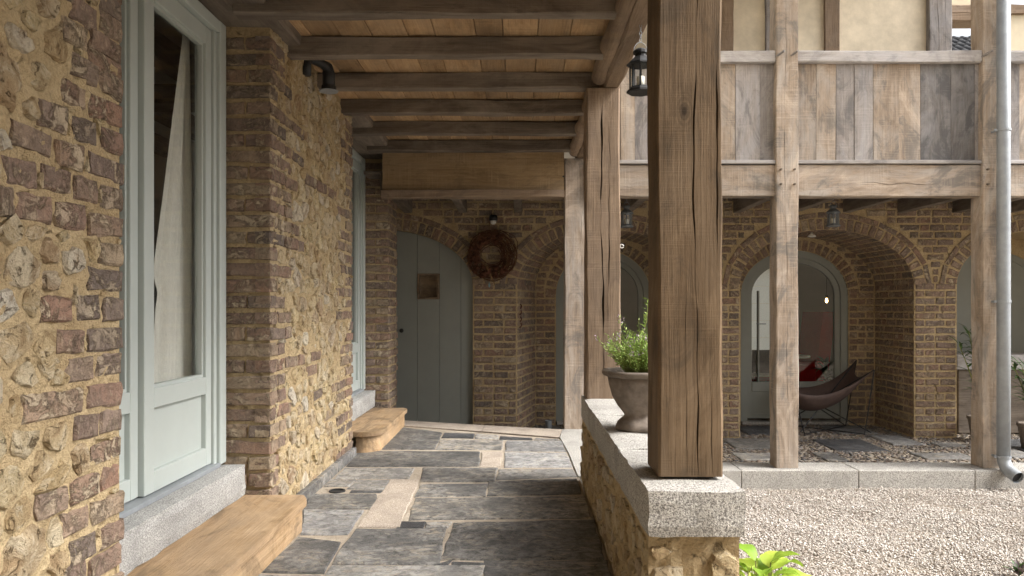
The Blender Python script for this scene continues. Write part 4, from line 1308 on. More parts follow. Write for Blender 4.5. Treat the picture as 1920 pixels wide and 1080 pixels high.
# ------------------------------------------------------------------ glazed double doors in the passage
def double_door(name, label, y0, y1):
    t = thing(name, label, 'door', (-1.36, y0, 0), group='glazed double doors in the passage')
    W_ = y1 - y0
    zb, zt = .300, 2.278
    MB().box(-.07, .028, W_ - .072, W_ - .004, zb, zt, .004).build('door_frame', 'paint', t)
    MB().box(-.07, .028, .004, .072, zb, zt, .004).build('door_frame', 'paint', t)
    MB().box(-.07, .027, .072, W_ - .072, zt - .055, zt - .001, .004).build('door_frame', 'paint', t)
    MB().box(-.07, .012, W_ - .10, W_ - .0725, zb, zt - .055, .003).build('door_stop', 'paint', t)
    MB().box(-.07, .03, .072, W_ - .072, zb - .008, zb + .010, .002).build('threshold', 'zinc', t)
    mid = W_ * .452
    for (a, b, xf) in ((.074, mid - .001, -.022), (mid + .001, W_ - .102, 0.0)):
        l = thing('leaf', None, None, kind=None)
        for k_ in ('category', 'label', 'kind'):
            if k_ in l: del l[k_]
        l.parent = t
        xb = xf - .05
        st = .072
        z0, z1 = zb + .014, zt - .058
        MB().box(xb, xf, a, a + st, z0, z1, .003).build('stile', 'paint', l)
        MB().box(xb, xf, b - st * .75, b, z0, z1, .003).build('stile', 'paint', l)
        u0, u1 = a + st, b - st * .75
        for (p, q) in ((z0, .392), (.625, .70), (z1 - .075, z1)):
            MB().box(xb, xf - .0006, u0, u1, p, q, .003).build('rail', 'paint', l)
        MB().box(xb + .01, xf - .022, u0, u1, .392, .625).build('panel', 'paint', l)
        bead = MB()
        for (p, q, r_, s_) in ((u0, u0 + .012, .70, z1 - .075), (u1 - .012, u1, .70, z1 - .075), (u0 + .012, u1 - .012, .70, .712), (u0 + .012, u1 - .012, z1 - .087, z1 - .075)):
            bead.box(xf - .036, xf - .014, p, q, r_, s_)
        bead.build('glazing_bead', 'paint', l)
        MB().box(xf - .032, xf - .027, u0 + .006, u1 - .006, .706, z1 - .081).build('pane', 'glass', l)
    return t
double_door('glazed_door', 'nearest pale sage double door with tall glass panes and white curtain behind', 2.137, 3.392)
double_door('glazed_door', 'farther pale sage glazed door mostly hidden behind the rubble wall', 5.085, 6.442)

# curtain gathered to one side behind the near door
cu = []
def cur(px, py, x): 
    Y = 1400 * x / (px - 975)
    return Y, 1 + (577 - py) * Y / 1400
CX = -1.44
prof = [(52 + (505 - 52) * k / 9, 352 - 62 * k / 9, 361 + 5 * k / 9) for k in range(10)] + [(530, 292, 366), (548, 300, 366), (575, 293, 366), (650, 290, 367), (725, 288, 367), (800, 287, 367)]
V, F = [], []
nU = 28
for j, (py, pa, pb) in enumerate(prof):
    for i in range(nU + 1):
        u = i / nU
        Y, z = cur(pa + (pb - pa) * u, py, CX)
        amp = .004 + .008 * min(1, j / 6)
        fold = amp * math.sin(u * 15 + j * .05) + amp * .6 * math.sin(u * 34 + 1.3 + j * .03)
        V.append((CX - .02 + fold, Y, z))
for j in range(len(prof) - 1):
    for i in range(nU):
        a = j * (nU + 1) + i
        F.append((a, a + 1, a + nU + 2, a + nU + 1))
curt = obj('curtain', from_np('curtain', V, F, 'curtain', True))
sm = curt.modifiers.new('thickness', 'SOLIDIFY'); sm.thickness = .0015
ss = curt.modifiers.new('soften', 'SUBSURF'); ss.levels = 1; ss.render_levels = 2
tag(curt, 'torn white linen curtain hanging behind the nearest glass door', 'curtain', kind='thing')

# sills and wooden steps
for (a, b, lab) in [(1.9, 3.402, 'grey granite door sill under the nearest glazed door'), (5.078, 6.446, 'grey granite door sill under the farther glazed door')]:
    s_ = coping(None, -1.46, -1.246, a, b, .148, .292, WR)
    s_.name = 'door_sill'; s_.data.materials[0] = M['sill']
    tag(s_, lab, 'sill', kind='thing')
s1 = thing('wooden_step', 'nearest solid oak step below the granite sill', 'step')
tp = [(-1.27, 1.7), (-.952, 1.7), (-.952, 3.33), (-.985, 3.40), (-1.27, 3.40)]
MB().prism(tp, lambda u, v, d: (u, v, d), .116, .148).build('tread', 'step_y', s1)
MB().box(-.998, -.975, 1.72, 3.34, .001, .1155).box(-1.24, -.998, 3.317, 3.34, .001, .1155).build('riser', 'step_y', s1)
s2 = thing('wooden_step', 'farther oak step with a rounded corner before the second door', 'step')
R_ = .15
arc = [(-.952 - R_ + R_ * math.sin(a), 5.11 + R_ - R_ * math.cos(a)) for a in [math.pi / 2 * k / 8 for k in range(9)]]
tp = [(-1.27, 5.11)] + arc + [(-.952, 6.30), (-.99, 6.36), (-1.27, 6.36)]
ys = [5.35, 5.72, 6.05]
MB().prism(tp, lambda u, v, d: (u, v, d), .116, .148).build('tread', 'step_y', s2)
R2 = .13
arc2 = [(-.976 - R2 + R2 * math.sin(a), 5.135 + R2 - R2 * math.cos(a)) for a in [math.pi / 2 * k / 8 for k in range(9)]]
MB().prism([(-1.13, 5.135)] + arc2 + [(-.976, 6.31), (-1.13, 6.31)], lambda u, v, d: (u, v, d), .001, .1155).build('riser', 'step_y', s2)

# ------------------------------------------------------------------ arched doors of the arcade
def arch_pts(cx, a, sp, b, z0, n=28):
    return [(cx - a, z0)] + [(cx - a * math.cos(math.pi * k / n), sp + b * math.sin(math.pi * k / n)) for k in range(n + 1)] + [(cx + a, z0)]
def arch_ring(mb, cx, a, sp, b, w, z0, y0, y1):
    o_, i_ = arch_pts(cx, a, sp, b, z0), arch_pts(cx, a - w, sp, b - w, z0)
    for k in range(len(o_) - 1):
        p, q, r, s = o_[k], o_[k + 1], i_[k + 1], i_[k]
        V = [(p[0], y0, p[1]), (q[0], y0, q[1]), (r[0], y0, r[1]), (s[0], y0, s[1]), (p[0], y1, p[1]), (q[0], y1, q[1]), (r[0], y1, r[1]), (s[0], y1, s[1])]
        mb.add(V, [(0, 1, 2, 3), (7, 6, 5, 4), (0, 4, 5, 1), (3, 2, 6, 7)])
def glazed_arch(label, inn):
    cx, a, sp, b = inn
    t = thing('arched_door', label, 'door', group='arched glazed doors of the gallery')
    z0 = ZG + .03
    mb = MB(); arch_ring(mb, cx, a - .002, sp, b - .002, .075, z0, YB + .02, YB + .12); mb.build('door_frame', 'paint_shaded', t)
    mb = MB(); arch_ring(mb, cx, a - .079, sp, b - .079, .055, z0 + .03, YB + .045, YB + .095); mb.build('leaf_frame', 'paint_shaded', t)
    MB().box(cx - a + .134, cx + a - .134, YB + .046, YB + .094, z0 + .03, .06).build('panel', 'paint_shaded', t)
    MB().box(cx - a + .134, cx + a - .134, YB + .036, YB + .095, .06, .17, .004).build('rail', 'paint_shaded', t)
    MB().box(cx - a + .134, cx + a - .134, YB + .036, YB + .045, -.2, -.185).build('rail', 'paint_shaded', t)
    MB().box(cx - a + .01, cx + a - .01, YB - .02, YB + .13, ZG, z0).build('threshold', 'granite', t)
    pts = arch_pts(cx, a - .13, sp, b - .13, .165)
    MB().prism(pts, lambda u, v, d: (u, d, v), YB + .066, YB + .072).build('pane', 'glass', t)
    MB().box(cx - a + .20, cx - a + .215, YB + .03, YB + .075, .165, sp + .05).build('mullion', 'paint_shaded', t)
    MB().tube([(cx - a + .19, YB + .045, .82), (cx - a + .19, YB + .01, .82), (cx - a + .28, YB + .01, .82)], .007, 6).build('handle', 'zinc', t)
    return t
glazed_arch('arched glass door half hidden behind the oak posts and potted plant', INNER[1])
glazed_arch('arched glass door with pale frame behind the leather sling chair', INNER[2])
t = thing('arched_door', 'blank grey board door in the recess behind the oleanders', 'door')
cx, a, sp, b = INNER[3]
MB().prism(arch_pts(cx, a - .002, sp, b - .002, ZG), lambda u, v, d: (u, d, v), YB + .02, YB + .06).build('panel', 'paint_shaded', t)
mb = MB(); arch_ring(mb, cx, a - .002, sp, b - .002, .07, ZG, YB + .005, YB + .0195); mb.build('door_frame', 'paint_shaded', t)

pd = thing('plank_door', 'arched grey-green plank door with a tiny square window', 'door')
cx, a, sp, b = ARCH[0]
edges = [-2.2, -1.96, -1.72, -1.49, -1.262, -1.037, -.812, -.597, -.4735]
top = lambda x: sp + b * math.sqrt(max(0, 1 - ((x - cx) / a) ** 2))
for (p, q) in zip(edges, edges[1:]):
    mb = MB()
    xs = [p + .0015 + (q - p - .003) * k / 6 for k in range(7)]
    if abs(q + .812) < .001:
        mb.prism([(xs[0], ZG + .005), (xs[-1], ZG + .005), (xs[-1], 1.085), (xs[0], 1.085)], lambda u, v, d: (u, d, v), 7.545, 7.59)
        mb.prism([(xs[0], 1.345), (xs[-1], 1.345)] + [(x, top(x) - .003) for x in xs[::-1]], lambda u, v, d: (u, d, v), 7.545, 7.59)
    else:
        mb.prism([(xs[0], ZG + .005), (xs[-1], ZG + .005)] + [(x, max(ZG + .01, top(x) - .003)) for x in xs[::-1]], lambda u, v, d: (u, d, v), 7.545, 7.59)
    mb.build('plank', 'paint_shaded', pd)
wf = MB()
for (x0, x1, z0, z1) in ((-1.036, -1.016, 1.085, 1.345), (-.833, -.813, 1.085, 1.345), (-1.016, -.833, 1.085, 1.105), (-1.016, -.833, 1.325, 1.345)):
    wf.box(x0, x1, 7.535, 7.592, z0, z1, .003)
wf = wf.build('window_frame', 'oak_x', pd)
MB().box(-1.014, -.835, 7.566, 7.571, 1.106, 1.324).build('pane', 'glass', wf)
MB().lathe([(.008, 0), (.008, .03), (.018, .036), (.022, .048), (.016, .058)], 12).build('knob', 'black', pd, True, loc=(-1.19, 7.545, .77), rot=(math.pi / 2, 0, 0))
MB().box(-2.3, -.45, 7.60, 7.61, ZG, 2.1).build('back_board', 'oak_x', pd)

# ------------------------------------------------------------------ lanterns
def lantern(label, loc, mat, hang, rz=0.0, s=1.0):
    t = thing('lantern', label, 'lantern', loc, rz, 'hanging candle lanterns')
    t.scale = (s, s, s)
    hexa = 8
    MB().lathe([(.052, 0), (.060, .004), (.060, .012), (.050, .022), (.046, .026)], hexa).build('base', mat, t)
    for k in range(hexa):
        a_ = 2 * math.pi * (k + .5) / hexa
        c_, s_ = math.cos(a_), math.sin(a_)
        MB().box(-.0035, .0035, -.0035, .0035, .022, .122).build('bar', mat, t, loc=(.045 * c_, .045 * s_, 0), rot=(0, 0, a_))
    MB().lathe([(.0425, .026), (.0425, .120)], hexa, close=False).build('pane', 'lglass', t)
    MB().lathe([(.050, .118), (.060, .121), (.060, .127), (.034, .152), (.027, .156)], hexa).build('roof', mat, t)
    MB().lathe([(.024, .155), (.024, .168), (.032, .171), (.032, .181), (.022, .190), (.010, .194)], 12).build('cap', mat, t)
    MB().lathe([(.017, .026), (.017, .072), (.004, .074)], 10).tube([(0, 0, .073), (.001, 0, .08)], .001, 5).build('candle', 'candle', t, True)
    h = MB()
    h.tube([(.03 * math.cos(q), 0, .182 + .038 * math.sin(q)) for q in [math.pi * k / 10 for k in range(11)]], .0016, 6)
    z = .219
    k = 0
    while z < hang / s:
        rr_ = .009
        h.tube([(rr_ * .6 * math.cos(q) * (k % 2 == 0), rr_ * .6 * math.cos(q) * (k % 2), z + rr_ + rr_ * math.sin(q)) for q in [2 * math.pi * j / 8 for j in range(9)]], .0012, 5)
        z += rr_ * 1.75; k += 1
    h.build('handle', 'zinc', t)
    return t
lantern('black lantern hanging close behind the massive front post', (.520, 3.22, 1.924), 'black', .30, .2)
lantern('small grey lantern hanging between the split post and the front post', (.928, 6.5, 1.698), 'greymetal', .405, .3)
lantern('small grey lantern hanging in front of the arched glass door', (2.735, 6.52, 1.707), 'greymetal', .275, .1)
wl_ = thing('wall_lamp', 'small black wall lamp above the twig wreath', 'lamp', (-.265, 7.483, 1.87))
MB().box(-.03, .03, -.012, 0, -.02, .06, .004).build('bracket', 'black', wl_)
MB().lathe([(.012, .05), (.040, .045), (.045, .0), (.038, -.004)], 14, (0, -.06)).build('hood', 'black', wl_, True)
MB().lathe([(.030, -.005), (.028, -.03), (.012, -.042)], 12, (0, -.06)).build('bulb_cover', 'white', wl_, True)

# small white lamp in the vault
vl = MB().lathe([(.012, .045), (.016, .03), (.040, .012), (.042, 0.0), (.02, -.004)], 14).build('vault_lamp', 'white', None, True, loc=(3.04, 7.78, 1.738))
tag(vl, 'small white lamp under the brick vault above the glass door', 'lamp', kind='thing')

# ------------------------------------------------------------------ wreath
wr = thing('wreath', 'dry twig wreath with brown cones on the brick pier', 'wreath', (-.283, 7.43, 1.515))
QR = random.Random(15)
tw = MB()
for k in range(70):
    R = QR.uniform(.105, .235)
    a0 = QR.uniform(0, 6.28); ln = QR.uniform(1.5, 4.5)
    ox, oz = QR.gauss(0, .018), QR.gauss(0, .018)
    y0 = QR.uniform(-.045, .03)
    e = QR.uniform(-.03, .03)
    pts = [((R + e * math.sin(3 * q)) * math.cos(a0 + q) + ox, y0 + .02 * math.sin(q * 2 + a0), (R + e * math.cos(2 * q)) * math.sin(a0 + q) + oz) for q in [ln * j / 12 for j in range(13)]]
    tw.tube(pts, QR.uniform(.002, .0045), 5)
for k in range(150):
    a = QR.uniform(0, 6.28); R = QR.uniform(.11, .21)
    d = a + QR.uniform(-1.1, 1.1)
    l_ = QR.uniform(.03, .075)
    y = QR.uniform(-.07, -.01)
    tw.tube([(R * math.cos(a), y, R * math.sin(a)), (R * math.cos(a) + l_ * math.cos(d), y - QR.uniform(0, .03), R * math.sin(a) + l_ * math.sin(d))], [.0035, .0015], 5)
tw.build('twigs', 'twig', wr)
tp_ = MB()
for k in range(16):
    a0 = QR.uniform(-1.3, 1.4); R = QR.uniform(.16, .25)
    pts = [(R * math.cos(a0 + q) + QR.uniform(-.01, .01), -.04 + QR.uniform(-.02, .02), R * math.sin(a0 + q)) for q in [1.6 * j / 8 - .8 for j in range(9)]]
    tp_.tube(pts, .0022, 5)
tp_.build('loose_twigs', 'twig_pale', wr)
for k in range(85):
    a = QR.uniform(1.0, 5.6); R = QR.uniform(.13, .225)
    r = QR.uniform(.016, .03)
    MB().lathe([(.3 * r, -r), (.9 * r, -.5 * r), (r, 0), (.75 * r, .7 * r), (.2 * r, 1.1 * r)], 6, wob=lambda q, z: .25 * math.sin(q * 3 + z * 90)).build('cone', 'cone', wr, loc=(R * math.cos(a), QR.uniform(-.06, -.02), R * math.sin(a)), rot=(QR.uniform(0, 6), QR.uniform(0, 6), 0))
MB().tube([(-.05, -.05, -.10), (-.02, -.055, -.17), (.02, -.05, -.25), (.035, -.05, -.29)], [.010, .009, .007, .004], 6).tube([(-.06, -.05, -.09), (-.10, -.05, -.06)], .009, 6).build('hanging_twig', 'twig_pale', wr)
MB().tube([(-.02, -.02, .33), (-.025, -.04, .24), (-.01, -.04, .19)], .003, 5).build('ribbon', 'twig_pale', wr)
MB().lathe([(.002, .03), (.012, .0), (.008, -.018), (.002, -.026)], 8).build('drop', 'copper', wr, loc=(-.02, -.055, -.29))
MB().tube([(-.02, -.055, -.262), (-.01, -.055, -.17)], .001, 4).build('drop_thread', 'black', wr)

# rusty iron hook plate on the recess side
ri = thing('iron_bracket', 'small rusty iron bracket on the recess wall beside the pier', 'bracket', (-.015, 7.62, .925))
MB().box(-.004, .008, -.02, .02, -.125, .125, .003).build('plate', 'rust', ri)
for z in (.09, .03, -.04, -.1):
    MB().tube([(.008 + .022 * math.sin(q), .018 * math.cos(q) * .8, z + .025 * math.cos(q)) for q in [math.pi * j / 6 for j in range(7)]], .006, 6).build('loop', 'rust', ri)
cup = MB().lathe([(.030, 0), (.034, .01), (.036, .085), (.040, .09), (.034, .088), (.031, .015)], 16).build('tin_cup', 'zinc', None, True, loc=(.305, 8.0, ZG + .004))
tag(cup, 'small metal cup on the floor of the dark recess', 'cup', kind='thing')

# black pipe bend under the joists
pb_ = thing('pipe_bend', 'black bent pipe on top of the rubble wall under the joists', 'pipe', (-1.10, 4.02, 2.2))
MB().tube([(-.02, -.10, .02), (-.02, -.10, .09), (-.012, -.085, .115), (0, -.05, .122), (.03, .02, .122), (.05, .05, .11), (.055, .06, .08), (.055, .06, -.01)], [.024, .024, .026, .026, .026, .03, .034, .034], 12).build('tube', 'black', pb_, True)
MB().lathe([(.040, -.012), (.040, .01), (.036, .012)], 14, (.055, .06)).build('collar', 'black', pb_)
MB().lathe([(.050, -.020), (.052, -.016), (.042, -.0125)], 16, (.055, .06)).build('flange', 'zinc', pb_)

# ------------------------------------------------------------------ zinc downpipe
dp = thing('downpipe', 'grey zinc downpipe with elbow outlet above the gravel', 'downpipe', (3.868, 5.972, 0))
MB().tube([(0, 0, 4.4), (0, 0, 2.0), (0, 0, .9), (0, 0, -.2)], .049, 20, True).build('pipe', 'zinc', dp, True)
el = []
for k in range(9):
    a = k / 8 * 1.15
    el.append((.01 * k / 8, -.11 * (1 - math.cos(a)) * 1.0, -.2 - .11 * math.sin(a)))
el.append((.024, el[-1][1] - .075, el[-1][2] - .03))
MB().tube(el, .049, 20, False).build('elbow', 'zinc', dp, True)
p_, q_ = Vector(el[-2]), Vector(el[-1])
MB().tube([q_ - (q_ - p_) * .3, q_ - (q_ - p_) * .28], .0475, 20).build('outlet', 'black', dp)
for z in (2.42, 1.05, -.19):
    MB().lathe([(.0495, z - .009), (.054, z - .009), (.054, z + .009), (.0495, z + .009)], 20, close=False).box(-.075, -.05, -.004, .004, z - .01, z + .01).box(-.06, -.05, .0, .07, z - .008, z + .008).build('pipe_clip', 'zinc', dp)

# ------------------------------------------------------------------ stone pot with a flowering herb
pot = thing('plant_pot', 'weathered brown footed pot on the granite coping', 'pot', (.505, 3.12, .4935), .2)
lob = lambda a, z: (math.cos(math.pi / 8) / math.cos((a % (math.pi / 4)) - math.pi / 8) - .96) * 1.3 + .010 * math.sin(3 * a + z * 40)
MB().lathe([(.104, 0), (.108, .012), (.102, .028), (.088, .040), (.074, .052), (.070, .062), (.078, .075), (.098, .10), (.120, .14), (.136, .19), (.142, .222)], 32, wob=lob).build('bowl', 'terracotta', pot, True)
MB().lathe([(.142, .220), (.160, .228), (.166, .238), (.162, .248), (.142, .246), (.134, .236), (.128, .215)], 32, wob=lob, close=False).build('rim', 'terracotta', pot, True)
MB().lathe([(.132, .212), (.132, .222), (.06, .232), (.01, .234)], 20).build('soil', 'soil', pot, True)
hb = thing('herb_plant', 'bright green herb with lilac flower tips growing in the brown pot', 'plant', (.505, 3.12, .725))
HR = random.Random(9)
leaf, stem, flw = MB(), MB(), MB()
def needle(mb, p, d, ln, w):
    d = d.normalized(); s = d.cross(Vector((HR.gauss(0, 1), HR.gauss(0, 1), HR.gauss(0, 1)))).normalized() * w
    m = p + d * ln * .5
    mb.add([p, m + s, p + d * ln, m - s], [(0, 1, 2, 3)])
for k in range(230):
    a = HR.uniform(0, 6.283); out = HR.uniform(.05, .75) ** 1.0
    base = Vector((math.cos(a) * .085 * out, math.sin(a) * .085 * out, 0))
    L = HR.uniform(.09, .185)
    if k < 9: L = HR.uniform(.19, .25)
    d = Vector((math.cos(a) * out * 1.25, math.sin(a) * out * 1.25, 1)).normalized()
    bend = Vector((HR.gauss(0, .2), HR.gauss(0, .2), .1))
    pts = [base + d * L * t + bend * (t * t) * L * .4 for t in (0, .25, .5, .75, 1)]
    stem.tube(pts, [.0017, .0015, .0013, .001, .0006], 4, False)
    for j in range(22):
        t = .18 + .82 * j / 21
        i0 = min(3, int(t * 4)); f = t * 4 - i0
        p = pts[i0].lerp(pts[i0 + 1], f)
        ax = (pts[i0 + 1] - pts[i0]).normalized()
        q = Vector((HR.gauss(0, 1), HR.gauss(0, 1), HR.gauss(0, 1)))
        q = (q - ax * q.dot(ax)).normalized()
        needle(leaf, p, ax * .8 + q, HR.uniform(.013, .024), .0021)
    if HR.random() < .4:
        for j in range(6):
            needle(flw, pts[4] + Vector((HR.gauss(0, .004), HR.gauss(0, .004), HR.gauss(-.004, .008))), Vector((HR.gauss(0, 1), HR.gauss(0, 1), .6)), .009, .003)
L = [Vector((.01, -.02, .02)), Vector((.03, -.03, .13)), Vector((.035, -.03, .24)), Vector((.02, -.03, .33))]
L = [Vector((-.02, 0, .02)), Vector((.0, -.01, .13)), Vector((.022, -.01, .22)), Vector((.028, -.01, .31))]
stem.tube(L, [.003, .0028, .002, .001], 5, False)
for j in range(40):
    t = .4 + .6 * j / 39
    i0 = min(2, int(t * 3)); p = L[i0].lerp(L[i0 + 1], t * 3 - i0)
    q = Vector((HR.gauss(0, 1), HR.gauss(0, 1), .5))
    needle(leaf, p, q, HR.uniform(.018, .032), .003)
stem.build('stems', 'stem', hb)
o = leaf.build('foliage', 'leaf_ros', hb); o['kind'] = 'stuff'
o = flw.build('flowers', 'flower', hb); o['kind'] = 'stuff'

# ------------------------------------------------------------------ leaves with a shape of their own
def blade(L, W_, arch_, n=7, cup=.25, tip=.6, wav=0.0, seed=0):
    """a leaf lying along +X, root at the origin, drooping towards the tip"""
    r = random.Random(seed)
    V, F = [], []
    for i in range(n + 1):
        t = i / n
        w = W_ * (math.sin(math.pi * min(1, t ** tip)) ** .8 if 0 < t < 1 else 0.0) * .5
        x = L * t; z = arch_ * L * (t - 1.6 * t * t)
        for k, s in enumerate((-1, -.5, 0, .5, 1)):
            V.append((x, s * w, z + abs(s) ** 1.5 * w * cup + wav * w * math.sin(t * 13 + s * 4) * abs(s)))
    for i in range(n):
        for k in range(4):
            a = i * 5 + k
            F.append((a, a + 1, a + 6, a + 5))
    return V, F
def place(V, loc, rz, ry, rx=0):
    m = Matrix.Translation(loc) @ Euler((rx, ry, rz)).to_matrix().to_4x4()
    return [m @ Vector(p) for p in V]

def oleander(label, loc, n_stem, h, seed, spread=.5, potr=.12):
    r = random.Random(seed)
    t = thing('oleander', label, 'plant', loc, group='oleanders in the recess')
    MB().lathe([(potr * .75, 0), (potr, .2), (potr * 1.08, .2), (potr * 1.08, .23), (potr * .9, .22)], 18).build('pot', 'terracotta', t, True)
    st, lf = MB(), MB()
    for k in range(n_stem):
        a = r.uniform(0, 6.28); o_ = r.uniform(.1, spread)
        L_ = h * r.uniform(.6, 1)
        pts = [Vector((math.cos(a) * o_ * q ** 1.4 * L_, math.sin(a) * o_ * q ** 1.4 * L_, .21 + L_ * q)) for q in (0, .3, .6, .85, 1)]
        st.tube(pts, [.008, .007, .006, .004, .003], 6, False)
        for j in range(16):
            q = .3 + .7 * j / 15
            i0 = min(3, int(q * 4)); p = pts[i0].lerp(pts[min(4, i0 + 1)], q * 4 - i0)
            V, F = blade(r.uniform(.13, .21), r.uniform(.020, .030), r.uniform(.1, .5), 5, .3)
            lf.add(place(V, p, r.uniform(0, 6.28), -r.uniform(.0, 1.0)), F)
    st.build('stems', 'stem', t)
    o = lf.build('foliage', 'leaf_olea', t, True); o['kind'] = 'stuff'
oleander('oleander with long dark leaves just beyond the last brick pier', (4.55, 7.36, ZG + .004), 10, .95, 3, .34)
oleander('lower oleander at the picture edge behind the zinc downpipe', (4.74, 6.9, ZG + .004), 11, .62, 4, .5)
bx_ = thing('planter_chest', 'dark wooden chest with pale top board in the recess', 'chest', (5.05, 7.92, ZG))
MB().box(-.52, .52, -.2, .2, .0, .66, .008).build('chest_body', 'old_x', bx_)
MB().box(-.55, .55, -.23, .22, .662, .81, .006).build('top_board', 'grey_x', bx_)

ho = thing('hosta', 'lime green broad leaved hosta at the foot of the low wall', 'plant', (.95, 2.92, ZC))
r = random.Random(12)
for k in range(38):
    a = k * 2.4 + r.uniform(-.3, .3)
    ring = k / 38
    L_ = .085 + .05 * r.random()
    root = Vector((math.cos(a) * (.03 + .13 * ring), math.sin(a) * (.03 + .13 * ring), .43 - .12 * ring + r.uniform(-.02, .03)))
    V, F = blade(L_, L_ * .72, r.uniform(.15, .5), 9, .35, .72, .10, k)
    lf = MB().add(place(V, root, a + r.uniform(-.4, .4), -.5 + ring * .75, r.uniform(-.25, .25)), F)
    lf.build('leaf', 'leaf_hosta', ho, True)
    MB().tube([(root.x * .1, root.y * .1, 0), (root.x * .5, root.y * .5, root.z * .6), root], [.005, .004, .003], 5, False).build('leaf_stalk', 'stem', ho)
pu = thing('small_plant', 'small purple leaved plant in the gravel at the lower corner', 'plant', (2.66, 3.98, ZC))
for k in range(14):
    a = k * 2.4
    V, F = blade(.09, .035, .2, 5, .3, .7, .0, k)
    MB().add(place(V, (0, 0, .01), a, -1.25 + (k % 5) * .16), F).build('leaf', 'leaf_purple' if k % 3 else 'leaf_olea', pu, True)

# ------------------------------------------------------------------ leather sling chair
ch = thing('sling_chair', 'brown leather butterfly chair on thin black rods inside the brick recess', 'chair', (3.22, 7.93, ZG + .004))
Cn = {'fl': (-.42, -.30, .44), 'fr': (-.38, .28, .46), 'bl': (.40, -.30, .66), 'br': (.46, .24, .72)}
V, F = [], []
nU = 14
for i in range(nU + 1):
    for j in range(nU + 1):
        u, v = i / nU, j / nU
        p = [Cn['fl'][k] * (1 - u) * (1 - v) + Cn['fr'][k] * (1 - u) * v + Cn['bl'][k] * u * (1 - v) + Cn['br'][k] * u * v for k in range(3)]
        sx, sy = 4 * u * (1 - u), 4 * v * (1 - v)
        sag = .16 * sx + .22 * sy * (1 - .35 * u) + .05 * sx * sy
        inx = 1 - .20 * sy * (1 if u in (0, 1) else (abs(u - .5) * 2) ** 2)
        iny = 1 - .22 * sx * (abs(v - .5) * 2) ** 2
        V.append((p[0] * inx, p[1] * iny, max(.16, p[2] - sag * .85)))
for i in range(nU):
    for j in range(nU):
        a = i * (nU + 1) + j
        F.append((a, a + 1, a + nU + 2, a + nU + 1))
sl = obj('sling', from_np('sling', V, F, 'leather', True), ch)
sm = sl.modifiers.new('thickness', 'SOLIDIFY'); sm.thickness = .005
rod = .0065
for a, b in (('fl', 'br'), ('fr', 'bl')):
    A, B = Vector(Cn[a]), Vector(Cn[b])
    MB().tube([A, (A.x * .75, A.y * 1.02, .006), (B.x * .75, B.y * 1.02, .006), B], rod, 8).build('rod_frame', 'black', ch)
for a, b in (('fl', 'bl'), ('fr', 'br')):
    A, B = Vector(Cn[a]), Vector(Cn[b])
    MB().tube([A, (B.x * .85, -A.y * .9, .012), ], rod, 8).build('rod_frame', 'black', ch)
    MB().tube([B, (A.x * .85, -B.y * .9, .012), ], rod, 8).build('rod_frame', 'black', ch)

# ------------------------------------------------------------------ furniture in the room behind the arched glass
ft = thing('folding_table', 'small white table with crimson crossed legs behind the arched glass', 'table', (3.02, 9.35, ZG))
MB().box(-.26, .26, -.2, .2, .455, .475, .004).build('table_top', 'white', ft)
for s in (-1, 1):
    MB().tube([(-.2, s * .17, 0), (.2, s * .17, .455)], .010, 6).build('leg', 'crimson', ft)
    MB().tube([(.2, s * .15, 0), (-.2, s * .15, .455)], .010, 6).build('leg', 'crimson', ft)
cs = thing('cushion', 'grey square cushion standing on the small crimson legged table', 'cushion', (3.08, 9.36, ZG + .476))
V, F = [], []
for i in range(9):
    for j in range(9):
        u, v = i / 8 * 2 - 1, j / 8 * 2 - 1
        V.append((u * .17, -.05 * (1 - u ** 4) * (1 - v ** 4) - .01, .15 + v * .145))
for i in range(9):
    for j in range(9):
        p = V[i * 9 + j]; V.append((p[0], -p[1], p[2]))
for i in range(8):
    for j in range(8):
        a = i * 9 + j
        F += [(a, a + 9, a + 10, a + 1), (81 + a, 81 + a + 1, 81 + a + 10, 81 + a + 9)]
obj('cover', from_np('cover', V, F, 'greycloth', True), cs)
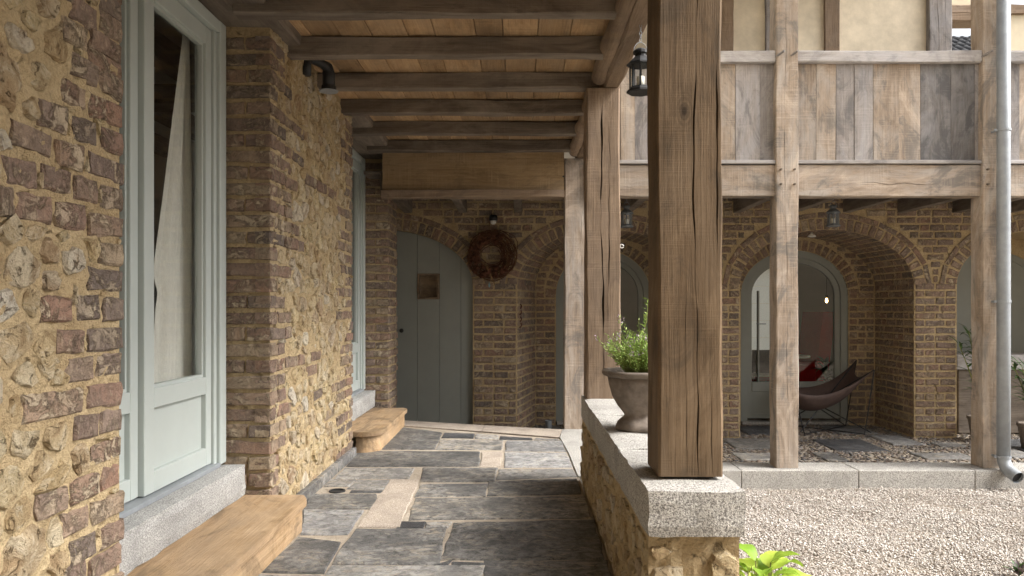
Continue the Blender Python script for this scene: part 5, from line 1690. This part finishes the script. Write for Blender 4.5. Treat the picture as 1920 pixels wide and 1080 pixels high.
ac = thing('armchair', 'red upholstered armchair inside the room behind the arched glass', 'armchair', (3.50, 9.7, ZG))
MB().box(-.36, .36, -.34, .34, .2, .44, .05).build('seat', 'red', ac, True)
MB().add([(.20, -.34, .42), (.36, -.34, .42), (.46, -.34, 1.25), (.30, -.34, 1.25), (.20, .34, .42), (.36, .34, .42), (.46, .34, 1.25), (.30, .34, 1.25)], [(0, 1, 2, 3), (7, 6, 5, 4), (0, 4, 5, 1), (1, 5, 6, 2), (2, 6, 7, 3), (3, 7, 4, 0)]).build('backrest', 'red', ac)
for s in (-1, 1):
    MB().box(-.34, .2, s * .36 - .05, s * .36 + .05, .2, .62, .03).build('armrest', 'red', ac)
    for x in (-.3, .3): MB().tube([(x, s * .3, 0), (x, s * .3, .2)], .02, 8).build('leg', 'black', ac)
rt = thing('side_table', 'round white side table beside the red armchair', 'table', (3.30, 9.05, ZG))
MB().lathe([(.20, .70), (.205, .705), (.205, .72), (.20, .725)], 24).build('table_top', 'white', rt)
MB().tube([(0, 0, .02), (0, 0, .70)], .014, 8).lathe([(.13, 0), (.13, .012), (.02, .02)], 20).build('pedestal', 'crimson', rt)
pl = thing('house_plant', 'dark house plant in a white pot behind the arched glass', 'plant', (3.62, 8.85, ZG))
MB().lathe([(.09, 0), (.11, .42), (.10, .42), (.095, .40)], 16).build('pot', 'white', pl, True)
lf = MB(); r = random.Random(2)
for k in range(26):
    V, F = blade(r.uniform(.12, .2), .06, .4, 5, .3)
    lf.add(place(V, (0, 0, .42 + r.uniform(0, .22)), r.uniform(0, 6.28), -r.uniform(0, 1.1)), F)
o = lf.build('foliage', 'leaf_olea', pl, True); o['kind'] = 'stuff'
bu = thing('pendant_bulb', 'small glowing bulb inside the room behind the arched glass', 'lamp', (3.86, 9.4, 1.08))
MB().lathe([(.004, -.018), (.014, -.008), (.017, .005), (.012, .03), (.012, .04)], 14).build('bulb', 'bulb', bu, True)
MB().lathe([(.014, .04), (.016, .075), (.006, .085)], 10).tube([(0, 0, .08), (0, 0, 1.05)], .003, 5).build('socket', 'black', bu)
